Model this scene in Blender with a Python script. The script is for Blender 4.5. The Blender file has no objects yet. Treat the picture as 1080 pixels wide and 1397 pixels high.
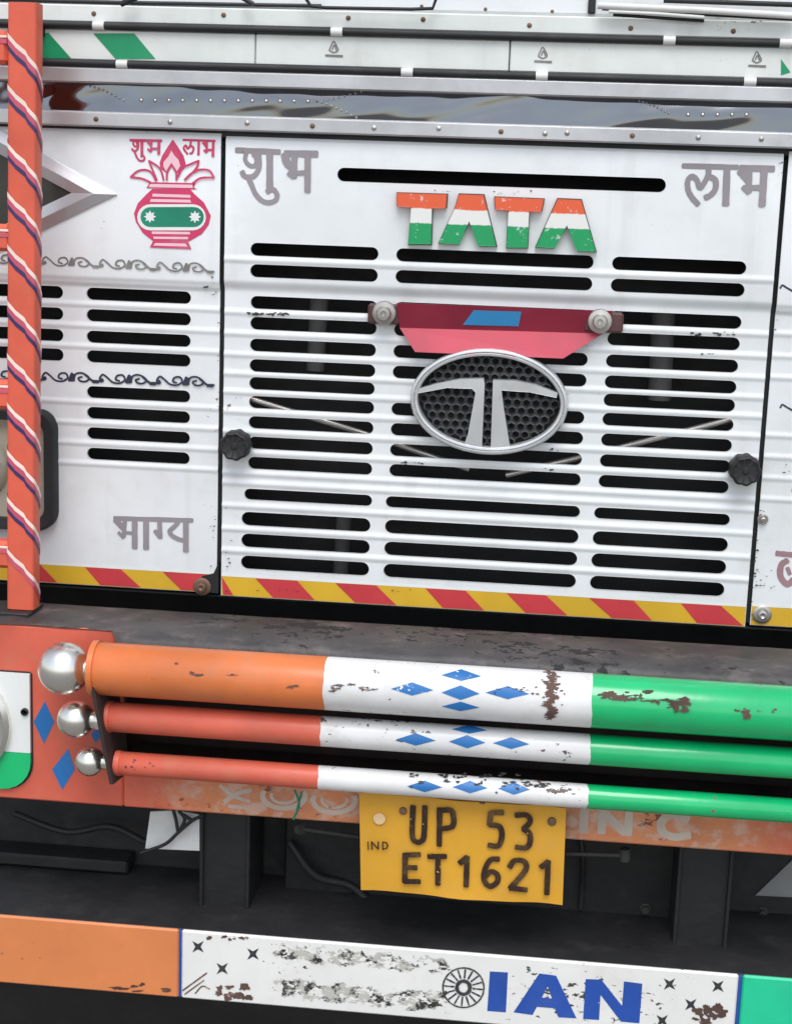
import bpy, math, random
import numpy as np
from mathutils import Vector
random.seed(7)
sc = bpy.context.scene
COL = sc.collection
# ------------------------------------------------------------------ camera, sky, sun, exposure
F_PX, PW, PH = 2132.46, 1080.0, 1397.0          # photo focal length and size in photo pixels
YAW, PITCH, ROLL = math.radians(-5.54), math.radians(11.37), math.radians(-2.02)
CAM = np.array([.105, -2.628, 1.737])
fw = np.array([math.sin(YAW)*math.cos(PITCH), math.cos(YAW)*math.cos(PITCH), -math.sin(PITCH)])
r0 = np.array([math.cos(YAW), -math.sin(YAW), 0.]); d0 = np.cross(fw, r0)
cr, sr = math.cos(ROLL), math.sin(ROLL)
RM = np.array([cr*r0+sr*d0, -sr*r0+cr*d0, fw])  # rows: right, down, forward
camd = bpy.data.cameras.new('camera'); camo = bpy.data.objects.new('camera', camd); COL.objects.link(camo)
camd.sensor_fit = 'HORIZONTAL'; camd.sensor_width = 36; camd.lens = 36*F_PX/PW
camd.clip_start = .05; camd.clip_end = 2000
from mathutils import Matrix
camo.matrix_world = Matrix(((RM[0][0], -RM[1][0], -RM[2][0], CAM[0]), (RM[0][1], -RM[1][1], -RM[2][1], CAM[1]),
                            (RM[0][2], -RM[1][2], -RM[2][2], CAM[2]), (0, 0, 0, 1)))
sc.camera = camo
SUN_EL, SUN_AZ = math.radians(58), math.radians(174)      # azimuth clockwise from +Y: behind the camera, a little right
w = bpy.data.worlds.new('World'); sc.world = w; w.use_nodes = True
nt = w.node_tree; nt.nodes.clear()
out = nt.nodes.new('ShaderNodeOutputWorld'); bg = nt.nodes.new('ShaderNodeBackground')
sky = nt.nodes.new('ShaderNodeTexSky'); sky.sky_type = 'NISHITA'; sky.sun_disc = False
sky.sun_elevation = SUN_EL; sky.sun_rotation = SUN_AZ; sky.dust_density = 1.5; sky.air_density = 1.3; sky.ozone_density = 1
hs = nt.nodes.new('ShaderNodeHueSaturation'); hs.inputs['Saturation'].default_value = .5   # overcast: a grey sky
nt.links.new(sky.outputs[0], hs.inputs['Color']); nt.links.new(hs.outputs[0], bg.inputs[0])
bg.inputs[1].default_value = .12; nt.links.new(bg.outputs[0], out.inputs[0])
sl = bpy.data.lights.new('sun', 'SUN'); sl.energy = 1.1; sl.angle = math.radians(35); sl.color = (1, .99, .97)
so = bpy.data.objects.new('sun', sl); COL.objects.link(so)
sdir = Vector((math.sin(SUN_AZ)*math.cos(SUN_EL), math.cos(SUN_AZ)*math.cos(SUN_EL), math.sin(SUN_EL)))
so.rotation_euler = sdir.to_track_quat('Z', 'Y').to_euler(); so.location = (0, -3, 6)
sc.view_settings.view_transform = 'Standard'; sc.view_settings.look = 'None'
sc.view_settings.exposure = 0.70; sc.view_settings.gamma = 1

# ------------------------------------------------------------------ helpers
def ray(x, y):
    return np.array([(x-PW/2)/F_PX, (y-PH/2)/F_PX, 1.]) @ RM
def px(x, y, Y=0.):                      # photo pixel -> point on the vertical plane at depth Y
    d = ray(x, y); return CAM + d*((Y-CAM[1])/d[1])
def pxz(x, y, z):
    d = ray(x, y); return CAM + d*((z-CAM[2])/d[2])
def pxcyl(x, y, cy, cz, r):              # photo pixel -> front of a tube that runs along X
    d = ray(x, y); oy, oz = CAM[1]-cy, CAM[2]-cz
    a = d[1]**2+d[2]**2; b = 2*(oy*d[1]+oz*d[2]); c = oy*oy+oz*oz-r*r
    disc = b*b-4*a*c
    t = (-b-math.sqrt(disc))/(2*a) if disc > 0 else -b/(2*a)
    return CAM+d*t
def lin(h):
    h = h.lstrip('#'); v = [int(h[i:i+2], 16)/255 for i in (0, 2, 4)]
    return tuple(c/12.92 if c <= .04045 else ((c+.055)/1.055)**2.4 for c in v)

truck = bpy.data.objects.new('truck', None); COL.objects.link(truck)
truck['label'] = 'white painted truck front with slotted grille, tricolour bumper tubes and yellow number plate'
truck['category'] = 'truck'

def obj(name, verts, faces, mat, parent=truck, smooth=False, sharp=35, mats=None, fmat=None):
    v = np.array(verts, float); c = (v.min(0)+v.max(0))/2
    me = bpy.data.meshes.new(name); me.from_pydata((v-c).tolist(), [], faces); me.validate()
    for m in (mats or [mat]): me.materials.append(m)
    if fmat:
        for p, i in zip(me.polygons, fmat): p.material_index = i
    if smooth:
        me.polygons.foreach_set('use_smooth', [True]*len(me.polygons)); me.set_sharp_from_angle(angle=math.radians(sharp))
    o = bpy.data.objects.new(name, me); COL.objects.link(o)
    o.parent = parent
    off = Vector((0, 0, 0)); p = parent
    while p is not None: off += p.location; p = p.parent
    o.location = Vector(c)-off
    return o
class MB:
    def __init__(s): s.v = []; s.f = []; s.m = []
    def add(s, v, f, m=0):
        n = len(s.v); s.v += [tuple(p) for p in v]; s.f += [tuple(i+n for i in q) for q in f]; s.m += [m]*len(f); return s
    def box(s, a, b, m=0):
        (x0, y0, z0), (x1, y1, z1) = a, b
        return s.add([(x0,y0,z0),(x1,y0,z0),(x1,y1,z0),(x0,y1,z0),(x0,y0,z1),(x1,y0,z1),(x1,y1,z1),(x0,y1,z1)],
                     [(0,3,2,1),(4,5,6,7),(0,1,5,4),(1,2,6,5),(2,3,7,6),(3,0,4,7)], m)
    def bbox(s, a, b, r=.002, m=0):       # box with chamfered edges
        (x0, y0, z0), (x1, y1, z1) = a, b
        r = min(r, abs(x1-x0)/2.2, abs(y1-y0)/2.2, abs(z1-z0)/2.2)
        v = []; 
        for (x, dx) in ((x0, r), (x1, -r)):
            for (y, dy) in ((y0, r), (y1, -r)):
                for (z, dz) in ((z0, r), (z1, -r)):
                    v += [(x, y+dy, z+dz), (x+dx, y, z+dz), (x+dx, y+dy, z)]
        def i(a_, b_, c_, k): return (a_*4+b_*2+c_)*3+k
        f = []
        for k, q in ((0, lambda a_, p, r_: (a_, p, r_)), (1, lambda a_, p, r_: (p, a_, r_)), (2, lambda a_, p, r_: (p, r_, a_))):
            for a_ in (0, 1):
                f.append(tuple(i(*q(a_, *pr), k) for pr in ((0,0),(1,0),(1,1),(0,1))))
        for (p, r_) in ((0,0),(0,1),(1,0),(1,1)):
            f.append((i(0,p,r_,1), i(1,p,r_,1), i(1,p,r_,2), i(0,p,r_,2)))
            f.append((i(p,0,r_,0), i(p,1,r_,0), i(p,1,r_,2), i(p,0,r_,2)))
            f.append((i(p,r_,0,0), i(p,r_,1,0), i(p,r_,1,1), i(p,r_,0,1)))
        for a_ in (0,1):
            for b_ in (0,1):
                for c_ in (0,1): f.append((i(a_,b_,c_,0), i(a_,b_,c_,1), i(a_,b_,c_,2)))
        return s.add(v, f, m)
    def tube(s, pts, r, n=14, caps=True, m=0):
        P = [Vector(p) for p in pts]; rings = []; up = None
        for i, p in enumerate(P):
            t = (P[min(i+1, len(P)-1)]-P[max(i-1, 0)]).normalized()
            if up is None: up = t.orthogonal().normalized()
            up = (up-t*up.dot(t)).normalized(); sd = t.cross(up)
            rr = r[i] if isinstance(r, (list, tuple)) else r
            rings.append([p+(up*math.cos(2*math.pi*k/n)+sd*math.sin(2*math.pi*k/n))*rr for k in range(n)])
        v = [q for g in rings for q in g]; f = []
        for i in range(len(P)-1):
            for k in range(n): f.append((i*n+k, i*n+(k+1) % n, (i+1)*n+(k+1) % n, (i+1)*n+k))
        if caps: f.append(tuple(range(n))[::-1]); f.append(tuple((len(P)-1)*n+k for k in range(n)))
        return s.add(v, f, m)
    def lathe(s, prof, c, axis='Y', n=24, m=0):   # prof: (radius, along axis)
        v = []; f = []
        for (r, h) in prof:
            for k in range(n):
                a = 2*math.pi*k/n; p = (r*math.cos(a), r*math.sin(a))
                v.append((c[0]+p[0], c[1]+h, c[2]+p[1]) if axis == 'Y' else (c[0]+h, c[1]+p[0], c[2]+p[1]) if axis == 'X' else (c[0]+p[0], c[1]+p[1], c[2]+h))
        for i in range(len(prof)-1):
            for k in range(n): f.append((i*n+k, i*n+(k+1) % n, (i+1)*n+(k+1) % n, (i+1)*n+k))
        f.append(tuple(range(n))); f.append(tuple((len(prof)-1)*n+k for k in range(n)))
        return s.add(v, f, m)
    def prism(s, poly, y0, y1, m=0):      # poly: (x,z) outline, from depth y0 to y1
        n = len(poly)
        v = [(x, y0, z) for x, z in poly]+[(x, y1, z) for x, z in poly]
        f = [tuple(range(n)), tuple(range(2*n-1, n-1, -1))]+[(i, (i+1) % n, (i+1) % n+n, i+n) for i in range(n)]
        return s.add(v, f, m)
    def flat(s, poly3, m=0): return s.add(poly3, [tuple(range(len(poly3)))], m)
    def ribbon(s, pts, wid, m=0, cap=True):       # flat stroke in the XZ plane; pts (x,y,z)
        P = [np.array(p, float) for p in pts]; L = []; R_ = []; n = len(P)
        for i in range(n):
            a = P[max(i-1, 0)]; b = P[min(i+1, n-1)]
            t = (b-a)[[0, 2]]; t = t/(np.linalg.norm(t)+1e-12); nr = np.array([-t[1], 0, t[0]])
            k = 1.
            if 0 < i < n-1:
                t1 = (P[i]-P[i-1])[[0, 2]]; t1 /= np.linalg.norm(t1)+1e-12
                k = 1/max(.6, abs(t1 @ t))
            wd = wid[i] if isinstance(wid, (list, tuple)) else wid
            L.append(P[i]+nr*wd*k/2); R_.append(P[i]-nr*wd*k/2)
        v = []
        for l, r in zip(L, R_): v += [tuple(l), tuple(r)]
        f = [(2*i, 2*i+1, 2*i+3, 2*i+2) for i in range(n-1)]
        s.add(v, f, m)
        if cap:
            for i, sgn in ((0, -1), (n-1, 1)):
                a = P[0]-P[1] if i == 0 else P[-1]-P[-2]
                th = math.atan2(a[2], a[0]); wd = wid[i] if isinstance(wid, (list, tuple)) else wid
                s.flat([(P[i][0]+wd/2*.45*math.cos(q)*math.cos(th)-wd/2*math.copysign(abs(math.sin(q))**.6, q)*math.sin(th), P[i][1], P[i][2]+wd/2*.45*math.cos(q)*math.sin(th)+wd/2*math.copysign(abs(math.sin(q))**.6, q)*math.cos(th)) for q in (-1.57, -1.1, -.55, 0, .55, 1.1, 1.57)], m)
        return s
    def build(s, name, mat, parent=truck, smooth=False, sharp=35, mats=None):
        return obj(name, s.v, s.f, mat, parent, smooth, sharp, mats, s.m if mats else None)
def smoothline(pts, n=6):                 # Catmull-Rom through 2-D points
    P = [np.array(p, float) for p in pts]; P = [2*P[0]-P[1]]+P+[2*P[-1]-P[-2]]; o = []
    for i in range(1, len(P)-2):
        for k in range(n):
            t = k/n; a, b, c, d = P[i-1:i+3]
            o.append(.5*((2*b)+(-a+c)*t+(2*a-5*b+4*c-d)*t*t+(-a+3*b-3*c+d)*t**3))
    o.append(P[-2]); return o
def strokes(name, lst, org, scale, Y, mat, parent, curve=True, step=.00012, rough=.07):
    """brush strokes given in zoomed photo pixels: (points, width)"""
    m = MB()
    for i, (pts, wd) in enumerate(lst):
        pl = smoothline(pts) if curve and len(pts) > 2 else pts
        if len(pl) == 2: pl = [np.array(pl[0], float)*(1-k/7)+np.array(pl[1], float)*k/7 for k in range(8)]
        n_ = len(pl); rg = random.Random(i*31+int(wd)); jit = [1.04+rough*rg.uniform(-1, 1) for _ in range(n_)]
        P3 = [px(org[0]+p[0]/scale, org[1]+p[1]/scale, Y-step*(i+.9*k/n_)) for k, p in enumerate(pl)]
        m.ribbon(P3, [wd/scale*.00122*j for j in jit])
    return m.build(name, mat, parent)
def poly_px(name, pts, Y, mat, parent, org=(0, 0), scale=1., th=None):
    P = [px(org[0]+a/scale, org[1]+b/scale, Y) for a, b in pts]
    m = MB()
    if th: m.prism([(p[0], p[2]) for p in P], Y, Y+th)
    else: m.flat(P)
    return m.build(name, mat, parent)
def stadium(x0, x1, z, h, n=8):
    r = h/2; o = []
    for k in range(n+1):
        a = -math.pi/2+math.pi*k/n; o.append((x1-r+r*math.cos(a), z+r*math.sin(a)))
    for k in range(n+1):
        a = math.pi/2+math.pi*k/n; o.append((x0+r+r*math.cos(a), z+r*math.sin(a)))
    return o
def rrect(x0, x1, z0, z1, r, n=6):
    o = []
    for cx, cz, a0 in ((x1-r, z0+r, -90), (x1-r, z1-r, 0), (x0+r, z1-r, 90), (x0+r, z0+r, 180)):
        for k in range(n+1):
            a = math.radians(a0+90*k/n); o.append((cx+r*math.cos(a), cz+r*math.sin(a)))
    return o

# ------------------------------------------------------------------ materials
def N(t, kind, **kw):
    n = t.nodes.new(kind)
    for k, v in kw.items(): setattr(n, k, v)
    return n
def rampnode(t, src, a, b):
    r = N(t, 'ShaderNodeMapRange'); r.interpolation_type = 'SMOOTHSTEP'
    r.inputs['From Min'].default_value = a; r.inputs['From Max'].default_value = b
    t.links.new(src, r.inputs['Value']); return r.outputs[0]
def mathn(t, op, a, b=None):
    m = N(t, 'ShaderNodeMath', operation=op)
    for i, x in enumerate((a, b)):
        if x is None: continue
        if isinstance(x, (int, float)): m.inputs[i].default_value = x
        else: t.links.new(x, m.inputs[i])
    return m.outputs[0]
def mix(t, fac, a, b):
    m = N(t, 'ShaderNodeMix', data_type='RGBA')
    for s_, x in ((m.inputs[0], fac), (m.inputs[6], a), (m.inputs[7], b)):
        if isinstance(x, (int, float)): s_.default_value = x
        elif isinstance(x, tuple): s_.default_value = (*x[:3], 1)
        else: t.links.new(x, s_)
    return m.outputs[2]
def coord(t):
    return N(t, 'ShaderNodeTexCoord', object=truck).outputs['Object']
def noise(t, co, scale, detail=4, rough=.55, stretch=None, off=(0, 0, 0)):
    mp = N(t, 'ShaderNodeMapping'); mp.inputs['Scale'].default_value = stretch or (1, 1, 1); mp.inputs['Location'].default_value = off
    t.links.new(co, mp.inputs[0]); n = N(t, 'ShaderNodeTexNoise'); n.inputs['Scale'].default_value = scale
    n.inputs['Detail'].default_value = detail; n.inputs['Roughness'].default_value = rough
    t.links.new(mp.outputs[0], n.inputs['Vector']); return n.outputs['Fac']
MATS = {}
def paint(name, col, rough=.4, var=.12, dirt=.12, dirtcol=(.16, .13, .10), chip=0., chipcol=(.06, .035, .025), chipscale=70, metal=0., spec=.5,
          bump=.0, bumpscale=30, bumpdetail=4, coat=0., bevel=0., streak=.0):
    if name in MATS: return MATS[name]
    m = bpy.data.materials.new(name); m.use_nodes = True; t = m.node_tree
    b = t.nodes['Principled BSDF']; co = coord(t); h = (abs(hash(name)) % 97)/7 if False else sum(map(ord, name)) % 41
    off = (h*1.7, h*.9, h*.4)
    c0 = tuple(col)
    c = mix(t, rampnode(t, noise(t, co, 6, 5, .6, None, off), .3, .7), tuple(x*(1-var) for x in c0), tuple(min(1, x*(1+var*.4)) for x in c0))
    if dirt:
        d = mathn(t, 'MULTIPLY', rampnode(t, noise(t, co, 14, 8, .7, None, off), .48, .78), dirt)
        c = mix(t, d, c, dirtcol)
    if streak:
        s_ = mathn(t, 'MULTIPLY', rampnode(t, noise(t, co, 22, 4, .6, (1, 1, .06), off), .52, .8), streak)
        c = mix(t, s_, c, dirtcol)
    rg = rough
    if chip:
        n1 = noise(t, co, chipscale, 5, .65, (1, 1, 1.6), off); n2 = noise(t, co, chipscale*.13, 3, .5, (.6, 1, 1), off)
        k = mathn(t, 'ADD', n1, mathn(t, 'MULTIPLY', mathn(t, 'SUBTRACT', n2, .5), .9))
        k = rampnode(t, k, .83-chip*.33, .86-chip*.33)
        c = mix(t, k, c, mix(t, n1, chipcol, tuple(x*2.2 for x in chipcol)))
        b.inputs['Roughness'].default_value = rough
        r2 = N(t, 'ShaderNodeMapRange'); t.links.new(k, r2.inputs[0]); r2.inputs[3].default_value = rough; r2.inputs[4].default_value = .8
        t.links.new(r2.outputs[0], b.inputs['Roughness'])
    else:
        r2 = N(t, 'ShaderNodeMapRange'); t.links.new(noise(t, co, 9, 6, .65, None, off), r2.inputs[0])
        r2.inputs[1].default_value = .3; r2.inputs[2].default_value = .7; r2.inputs[3].default_value = rough*.85; r2.inputs[4].default_value = min(1, rough*1.25)
        t.links.new(r2.outputs[0], b.inputs['Roughness'])
    t.links.new(c, b.inputs['Base Color']); b.inputs['Metallic'].default_value = metal
    b.inputs['Specular IOR Level'].default_value = spec; b.inputs['Coat Weight'].default_value = coat; b.inputs['Coat Roughness'].default_value = .15
    nrm = None
    if bevel:
        bv = N(t, 'ShaderNodeBevel', samples=4); bv.inputs['Radius'].default_value = bevel; nrm = bv.outputs[0]
    if bump:
        bp = N(t, 'ShaderNodeBump'); bp.inputs['Strength'].default_value = bump; bp.inputs['Distance'].default_value = .01
        t.links.new(noise(t, co, bumpscale, bumpdetail, .5, None, off), bp.inputs['Height'])
        if nrm: t.links.new(nrm, bp.inputs['Normal'])
        nrm = bp.outputs[0]
    if nrm: t.links.new(nrm, b.inputs['Normal'])
    MATS[name] = m; return m
white = paint('white_paint', (.78, .80, .81), .32, .06, .22, (.46, .43, .37), .07, (.12, .075, .05), 70, bump=.10, bumpscale=4, coat=.2, bevel=.0018, streak=.22)
stripwhite = paint('aged_white_paint', (.74, .76, .73), .4, .10, .22, (.35, .34, .26), .2, (.09, .07, .05), 50, bump=.06, bumpscale=9, streak=.2)
silver = paint('dull_aluminium', (.60, .60, .62), .38, .18, .25, (.25, .24, .24), .05, (.12, .10, .09), 50, metal=.75, bump=.07, bumpscale=14, bevel=.0015)
chrome = paint('wavy_chrome', (.20, .21, .225), .07, .05, .10, (.12, .12, .13), metal=1., bump=.45, bumpscale=11, bumpdetail=1)
ballchrome = paint('polished_chrome', (.84, .82, .77), .26, .05, .22, (.45, .42, .36), metal=1.)
badgechrome = paint('badge_chrome', (.70, .71, .72), .28, .14, .25, (.3, .3, .3), .0, metal=.55, bevel=.0012)
rubber = paint('black_rubber', (.018, .018, .020), .55, .3, .2, (.09, .085, .08))
blackp = paint('black_chassis_paint', (.014, .014, .015), .55, .3, .45, (.034, .032, .031), bump=.15, bumpscale=40)
greyp = paint('dusty_dark_chassis', (.024, .024, .026), .6, .3, .5, (.07, .066, .063), bump=.2, bumpscale=30)
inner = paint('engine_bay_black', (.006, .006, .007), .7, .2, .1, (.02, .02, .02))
ledgem = paint('worn_ledge_paint', (.065, .060, .060), .55, .5, .7, (.23, .185, .175), .5, (.012, .011, .011), 40, bump=.35, bumpscale=40)
orange = paint('orange_tube_paint', lin('#d9763f'), .42, .16, .40, (.42, .22, .13), .24, (.09, .04, .025), 55, bump=.10, bumpscale=28, coat=.2)
salmon = paint('salmon_bumper_paint', lin('#d8644e'), .46, .18, .40, (.45, .22, .13), .22, (.10, .05, .04), 50, bump=.10, bumpscale=28, coat=.15)
coral = paint('coral_guard_paint', lin('#dd6048'), .5, .16, .35, (.55, .18, .08), .08, (.2, .08, .05), 60)
lip = paint('worn_lip_paint', lin('#d98a5e'), .5, .25, .5, (.62, .50, .42), .40, (.12, .05, .035), 45)
tubewhite = paint('white_tube_paint', (.76, .755, .75), .42, .08, .40, (.48, .41, .35), .36, (.07, .05, .04), 60, bump=.10, bumpscale=28, coat=.2)
green = paint('green_tube_paint', lin('#0cb96f'), .28, .14, .2, (.06, .26, .12), .2, (.13, .07, .055), 45, bump=.10, bumpscale=28, coat=.6)
barorange = paint('orange_bar_paint', lin('#dc8550'), .45, .10, .2, (.35, .14, .06), .16, (.10, .05, .03), 40)
barwhite = paint('white_bar_paint', (.80, .79, .76), .45, .06, .25, (.5, .46, .38), .36, (.03, .028, .025), 55)
bargreen = paint('sea_green_bar_paint', lin('#22c795'), .45, .1, .15, (.1, .3, .2), .18, (.1, .1, .06), 60)
blue = paint('blue_paint', lin('#2470b4'), .45, .15, .1, (.3, .4, .55), .22, (.55, .55, .55), 90)
letterblue = paint('letter_blue_paint', lin('#2450a8'), .45, .15, .1, (.2, .2, .3), .14, (.5, .5, .5), 90)
greylet = paint('grey_brush_paint', lin('#948e92'), .5, .12, .3, (.42, .36, .38))
magenta = paint('magenta_sticker', lin('#d23a68'), .4, .15, .3, (.75, .40, .50))
pale = paint('pale_pink_sticker', lin('#f3c9d3'), .4, .05, .05)
stickwhite = paint('sticker_white', (.80, .82, .80), .4, .04, .05)
stickgreen = paint('sticker_green', lin('#12886a'), .4, .2, .1, (.1, .35, .35))
stripegreen = paint('strip_green', lin('#0f9160'), .42, .1, .1, (.2, .45, .3))
taupe = paint('scroll_taupe', lin('#7d7a76'), .5, .2, .4, (.45, .45, .43))
navy = paint('scroll_navy', lin('#2b2e44'), .5, .2, .2, (.2, .2, .25))
hazy = paint('hazard_yellow', lin('#d9ad2c'), .4, .12, .15, (.5, .33, .1), .08, (.25, .12, .06))
hazr = paint('hazard_red', lin('#c93b42'), .4, .12, .15, (.4, .12, .1), .06, (.25, .12, .06))
redp = paint('red_plate_paint', lin('#bf3a4e'), .45, .2, .3, (.30, .07, .09), .08, (.12, .05, .05))
redshade = paint('maroon_plate_paint', lin('#8a2138'), .3, .2, .2, (.2, .06, .08), .06, (.1, .05, .05))  # shade on the plate's upper half, put into a darker red
skyblue = paint('blue_patch', lin('#2f83b8'), .4, .1, .05)
yellow = paint('number_plate_yellow', lin('#e0a530'), .4, .12, .35, (.60, .34, .10), coat=.15, streak=.2)
platechar = paint('plate_character_brown', lin('#301a0c'), .6, .35, .6, (.30, .17, .05), .08, (.42, .25, .06), 120)
screwm = paint('rusty_screw', (.20, .12, .08), .6, .3, .3, metal=.4)
boltm = paint('bolt_metal', (.52, .49, .46), .33, .3, .4, (.2, .15, .12), metal=.8)
darkhole = paint('matt_black', (.008, .008, .008), .8, .1, 0)
starm = paint('star_black', (.03, .03, .035), .6, .2, .2, (.3, .3, .3))
tapewhite = paint('tape_cream', lin('#f4ddd0'), .4, .1, .1)
tapepink = paint('tape_pink', lin('#c9576c'), .4, .12, .2, (.35, .15, .3))
tapeviolet = paint('tape_violet', lin('#37305f'), .4, .15, .2, (.2, .1, .2))
clipm = paint('white_clip', (.75, .74, .72), .4, .1, .15)
brown = paint('rust_chip', (.115, .065, .05), .85, .5, .6, (.04, .03, .028), .5, (.22, .17, .14), 120)
lampglass = paint('lamp_lens', (.45, .42, .33), .12, .1, .2, (.2, .17, .1), coat=.5)
indig = paint('indicator_dark', (.045, .05, .045), .2, .3, .2)
panem = paint('windscreen_glass', (.02, .025, .027), .06, .1, .1, (.1, .1, .1), coat=.6)

t = lip.node_tree; b = t.nodes['Principled BSDF']; co = coord(t); old = b.inputs['Base Color'].links[0].from_socket
sp = N(t, 'ShaderNodeSeparateXYZ'); t.links.new(co, sp.inputs[0])
ax = mathn(t, 'ADD', mathn(t, 'ABSOLUTE', sp.outputs[0]), mathn(t, 'MULTIPLY', mathn(t, 'SUBTRACT', noise(t, co, 30, 6, .7), .5), .25))
wash = mathn(t, 'MULTIPLY', rampnode(t, noise(t, co, 25, 7, .7, (1, 1, 1.3), (3, 1, 2)), .48, .60), .55)
t.links.new(mix(t, rampnode(t, ax, .42, .56), mix(t, wash, old, (.62, .50, .43)), lin('#d96a50')), b.inputs['Base Color'])

# ------------------------------------------------------------------ road
m = bpy.data.materials.new('asphalt'); m.use_nodes = True; t = m.node_tree; b = t.nodes['Principled BSDF']
co = N(t, 'ShaderNodeTexCoord').outputs['Object']
t.links.new(mix(t, noise(t, co, 1.3, 8, .65), (.15, .143, .133), (.25, .235, .215)), b.inputs['Base Color']); b.inputs['Roughness'].default_value = .85
bp = N(t, 'ShaderNodeBump'); bp.inputs['Strength'].default_value = .5; t.links.new(noise(t, co, 90, 3), bp.inputs['Height']); t.links.new(bp.outputs[0], b.inputs['Normal'])
road = obj('road', [(-400, -400, 0), (400, -400, 0), (400, 400, 0), (-400, 400, 0)], [(0, 1, 2, 3)], m, None); road['kind'] = 'structure'

# ------------------------------------------------------------------ slotted front panels
Z_TOP, Z_BOT, PX = 1.828, 1.037, .46
ROWS = {1:1.6439, 2:1.6081, 3:1.5545, 4:1.519, 5:1.4821, 6:1.447, 7:1.4163, 8:1.3837, 9:1.3486, 10:1.3129, 11:1.2775, 12:1.2218, 13:1.1781, 14:1.1392, 15:1.0997}
def cut(o, cutter):
    md = o.modifiers.new('cut', 'BOOLEAN'); md.object = cutter; md.operation = 'DIFFERENCE'; md.solver = 'EXACT'
    dg = bpy.context.evaluated_depsgraph_get(); me = bpy.data.meshes.new_from_object(o.evaluated_get(dg))
    o.modifiers.clear(); old = o.data; me.name = old.name; o.data = me; bpy.data.meshes.remove(old)
    bpy.data.objects.remove(cutter)
    me.polygons.foreach_set('use_smooth', [True]*len(me.polygons)); me.set_sharp_from_angle(angle=math.radians(28))
    return o
def sheet(name, x0, x1, prof, th=.0045, mat=white):
    """pressed sheet: prof = [(z, y)] top to bottom, extruded across x with a rolled edge"""
    n = len(prof); v = []
    for x in (x0, x1):
        for z, y in prof: v.append((x, y, z))
        for z, y in prof: v.append((x, y+th, z))
    f = []; K = 2*n
    for i in range(n-1):
        f.append((i, i+1, K+i+1, K+i)); f.append((n+i, K+n+i, K+n+i+1, n+i+1))
        f.append((i, n+i, n+i+1, i+1)); f.append((K+i, K+i+1, K+n+i+1, K+n+i))
    f.append((0, K, K+n, n)); f.append((n-1, 2*n-1, K+2*n-1, K+n-1))
    return obj(name, v, f, mat)
STEP = .008
def base_y(z, top=1.592, bot=1.572):
    k = min(1, max(0, (top-z)/(top-bot))); return STEP*(k*k*(3-2*k))
def profile(bars, amp, hw, top=1.592, bot=1.572, z0=Z_TOP, z1=Z_BOT, step=.0022):
    out = []; n = int((z0-z1)/step)
    for i in range(n+1):
        z = z0-(z0-z1)*i/n; y = base_y(z, top, bot)
        for b_ in bars:
            d = abs(z-b_)/hw
            if d < 1: y -= amp*.5*(1+math.cos(math.pi*d))
        if z > z0-.006: y += (z-(z0-.006))*.6
        out.append((z, y))
    keep = [out[0]]
    for i in range(1, len(out)-1):
        a, c, e = out[i-1], out[i], out[i+1]
        if abs((c[1]-a[1])-(e[1]-c[1])) > 1e-7: keep.append(c)
    keep.append(out[-1]); return keep
R = ROWS
bars = [(R[i]+R[i+1])/2 for i in (1, 3, 4, 5, 6, 7, 8, 9, 10, 12, 13, 14)]+[R[11]-.019, R[12]+.019]
grille = sheet('grille_panel', -PX+.004, PX-.004, profile(bars, .0022, .0080))
ct = MB()
for r_, z in R.items():
    low = r_ >= 12; h = {12: .0200}.get(r_, .0246 if low else .0216)
    cols = [(-.4211, -.1944), (-.1689, .1644), (.1888, .4166)] if low else [(-.4113, -.1946), (-.1646, .1624), (.193, .4104)]
    if r_ == 12: cols[0] = (-.417, -.193)
    for ci, (a, c) in enumerate(cols):
        if r_ == 7 and ci == 1: continue
        ct.prism(stadium(a, c, z, h), -.05, .06)
pa, pb = px(460, 237), px(908, 253)
ct.prism(stadium(pa[0], pb[0], (pa[2]+pb[2])/2, .0222), -.05, .06)
cut(grille, ct.build('cutter', white, None))
# side panels: the left one carries the slots seen in the photograph, the right one mirrors it
XE0, XE1 = px(116, 403)[0], px(259, 405)[0]; XD1 = px(84, 400)[0]
SR = [px(187, (a+b_)/2)[2] for a, b_ in ((401, 406), (430, 436), (459, 466), (486, 493), (535, 542), (563, 571), (591, 599), (619, 627))]
sbars = [(SR[i]+SR[i+1])/2 for i in (0, 1, 2, 4, 5, 6)]+[SR[0]+.018, SR[7]-.018]
sides = []
for s in (-1, 1):
    a, c = (-1.12, -PX-.004) if s < 0 else (PX+.004, 1.12)
    o = sheet('side_panel', a, c, profile(sbars, .0020, .0075, 1.588, 1.57, Z_TOP+.004, Z_BOT+.004))
    ct = MB()
    for i, z in enumerate(SR):
        lo, hi = sorted((s*-XE0, s*-XE1))
        ct.prism(stadium(lo, hi, z, .0210), -.05, .06)
        if i < 4:
            lo, hi = sorted((s*-XD1, s*(-XD1+.19))); ct.prism(stadium(lo, hi, z, .0210), -.05, .06)
    sides.append(cut(o, ct.build('cutter', white, None)))
sides[0]['label'] = 'white side panel with red pot sticker and scroll borders'
left, right = sides
# seams: black rubber seal set back in each joint
for s in (-1, 1):
    MB().bbox((s*PX-.011, .018, Z_BOT+.002), (s*PX+.011, .034, Z_TOP-.006), .003).build('rubber_seal', rubber)
MB().bbox((-1.12, .004, Z_TOP-.004), (1.12, .03, Z_TOP+.012), .003).build('rubber_seal', rubber)

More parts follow.
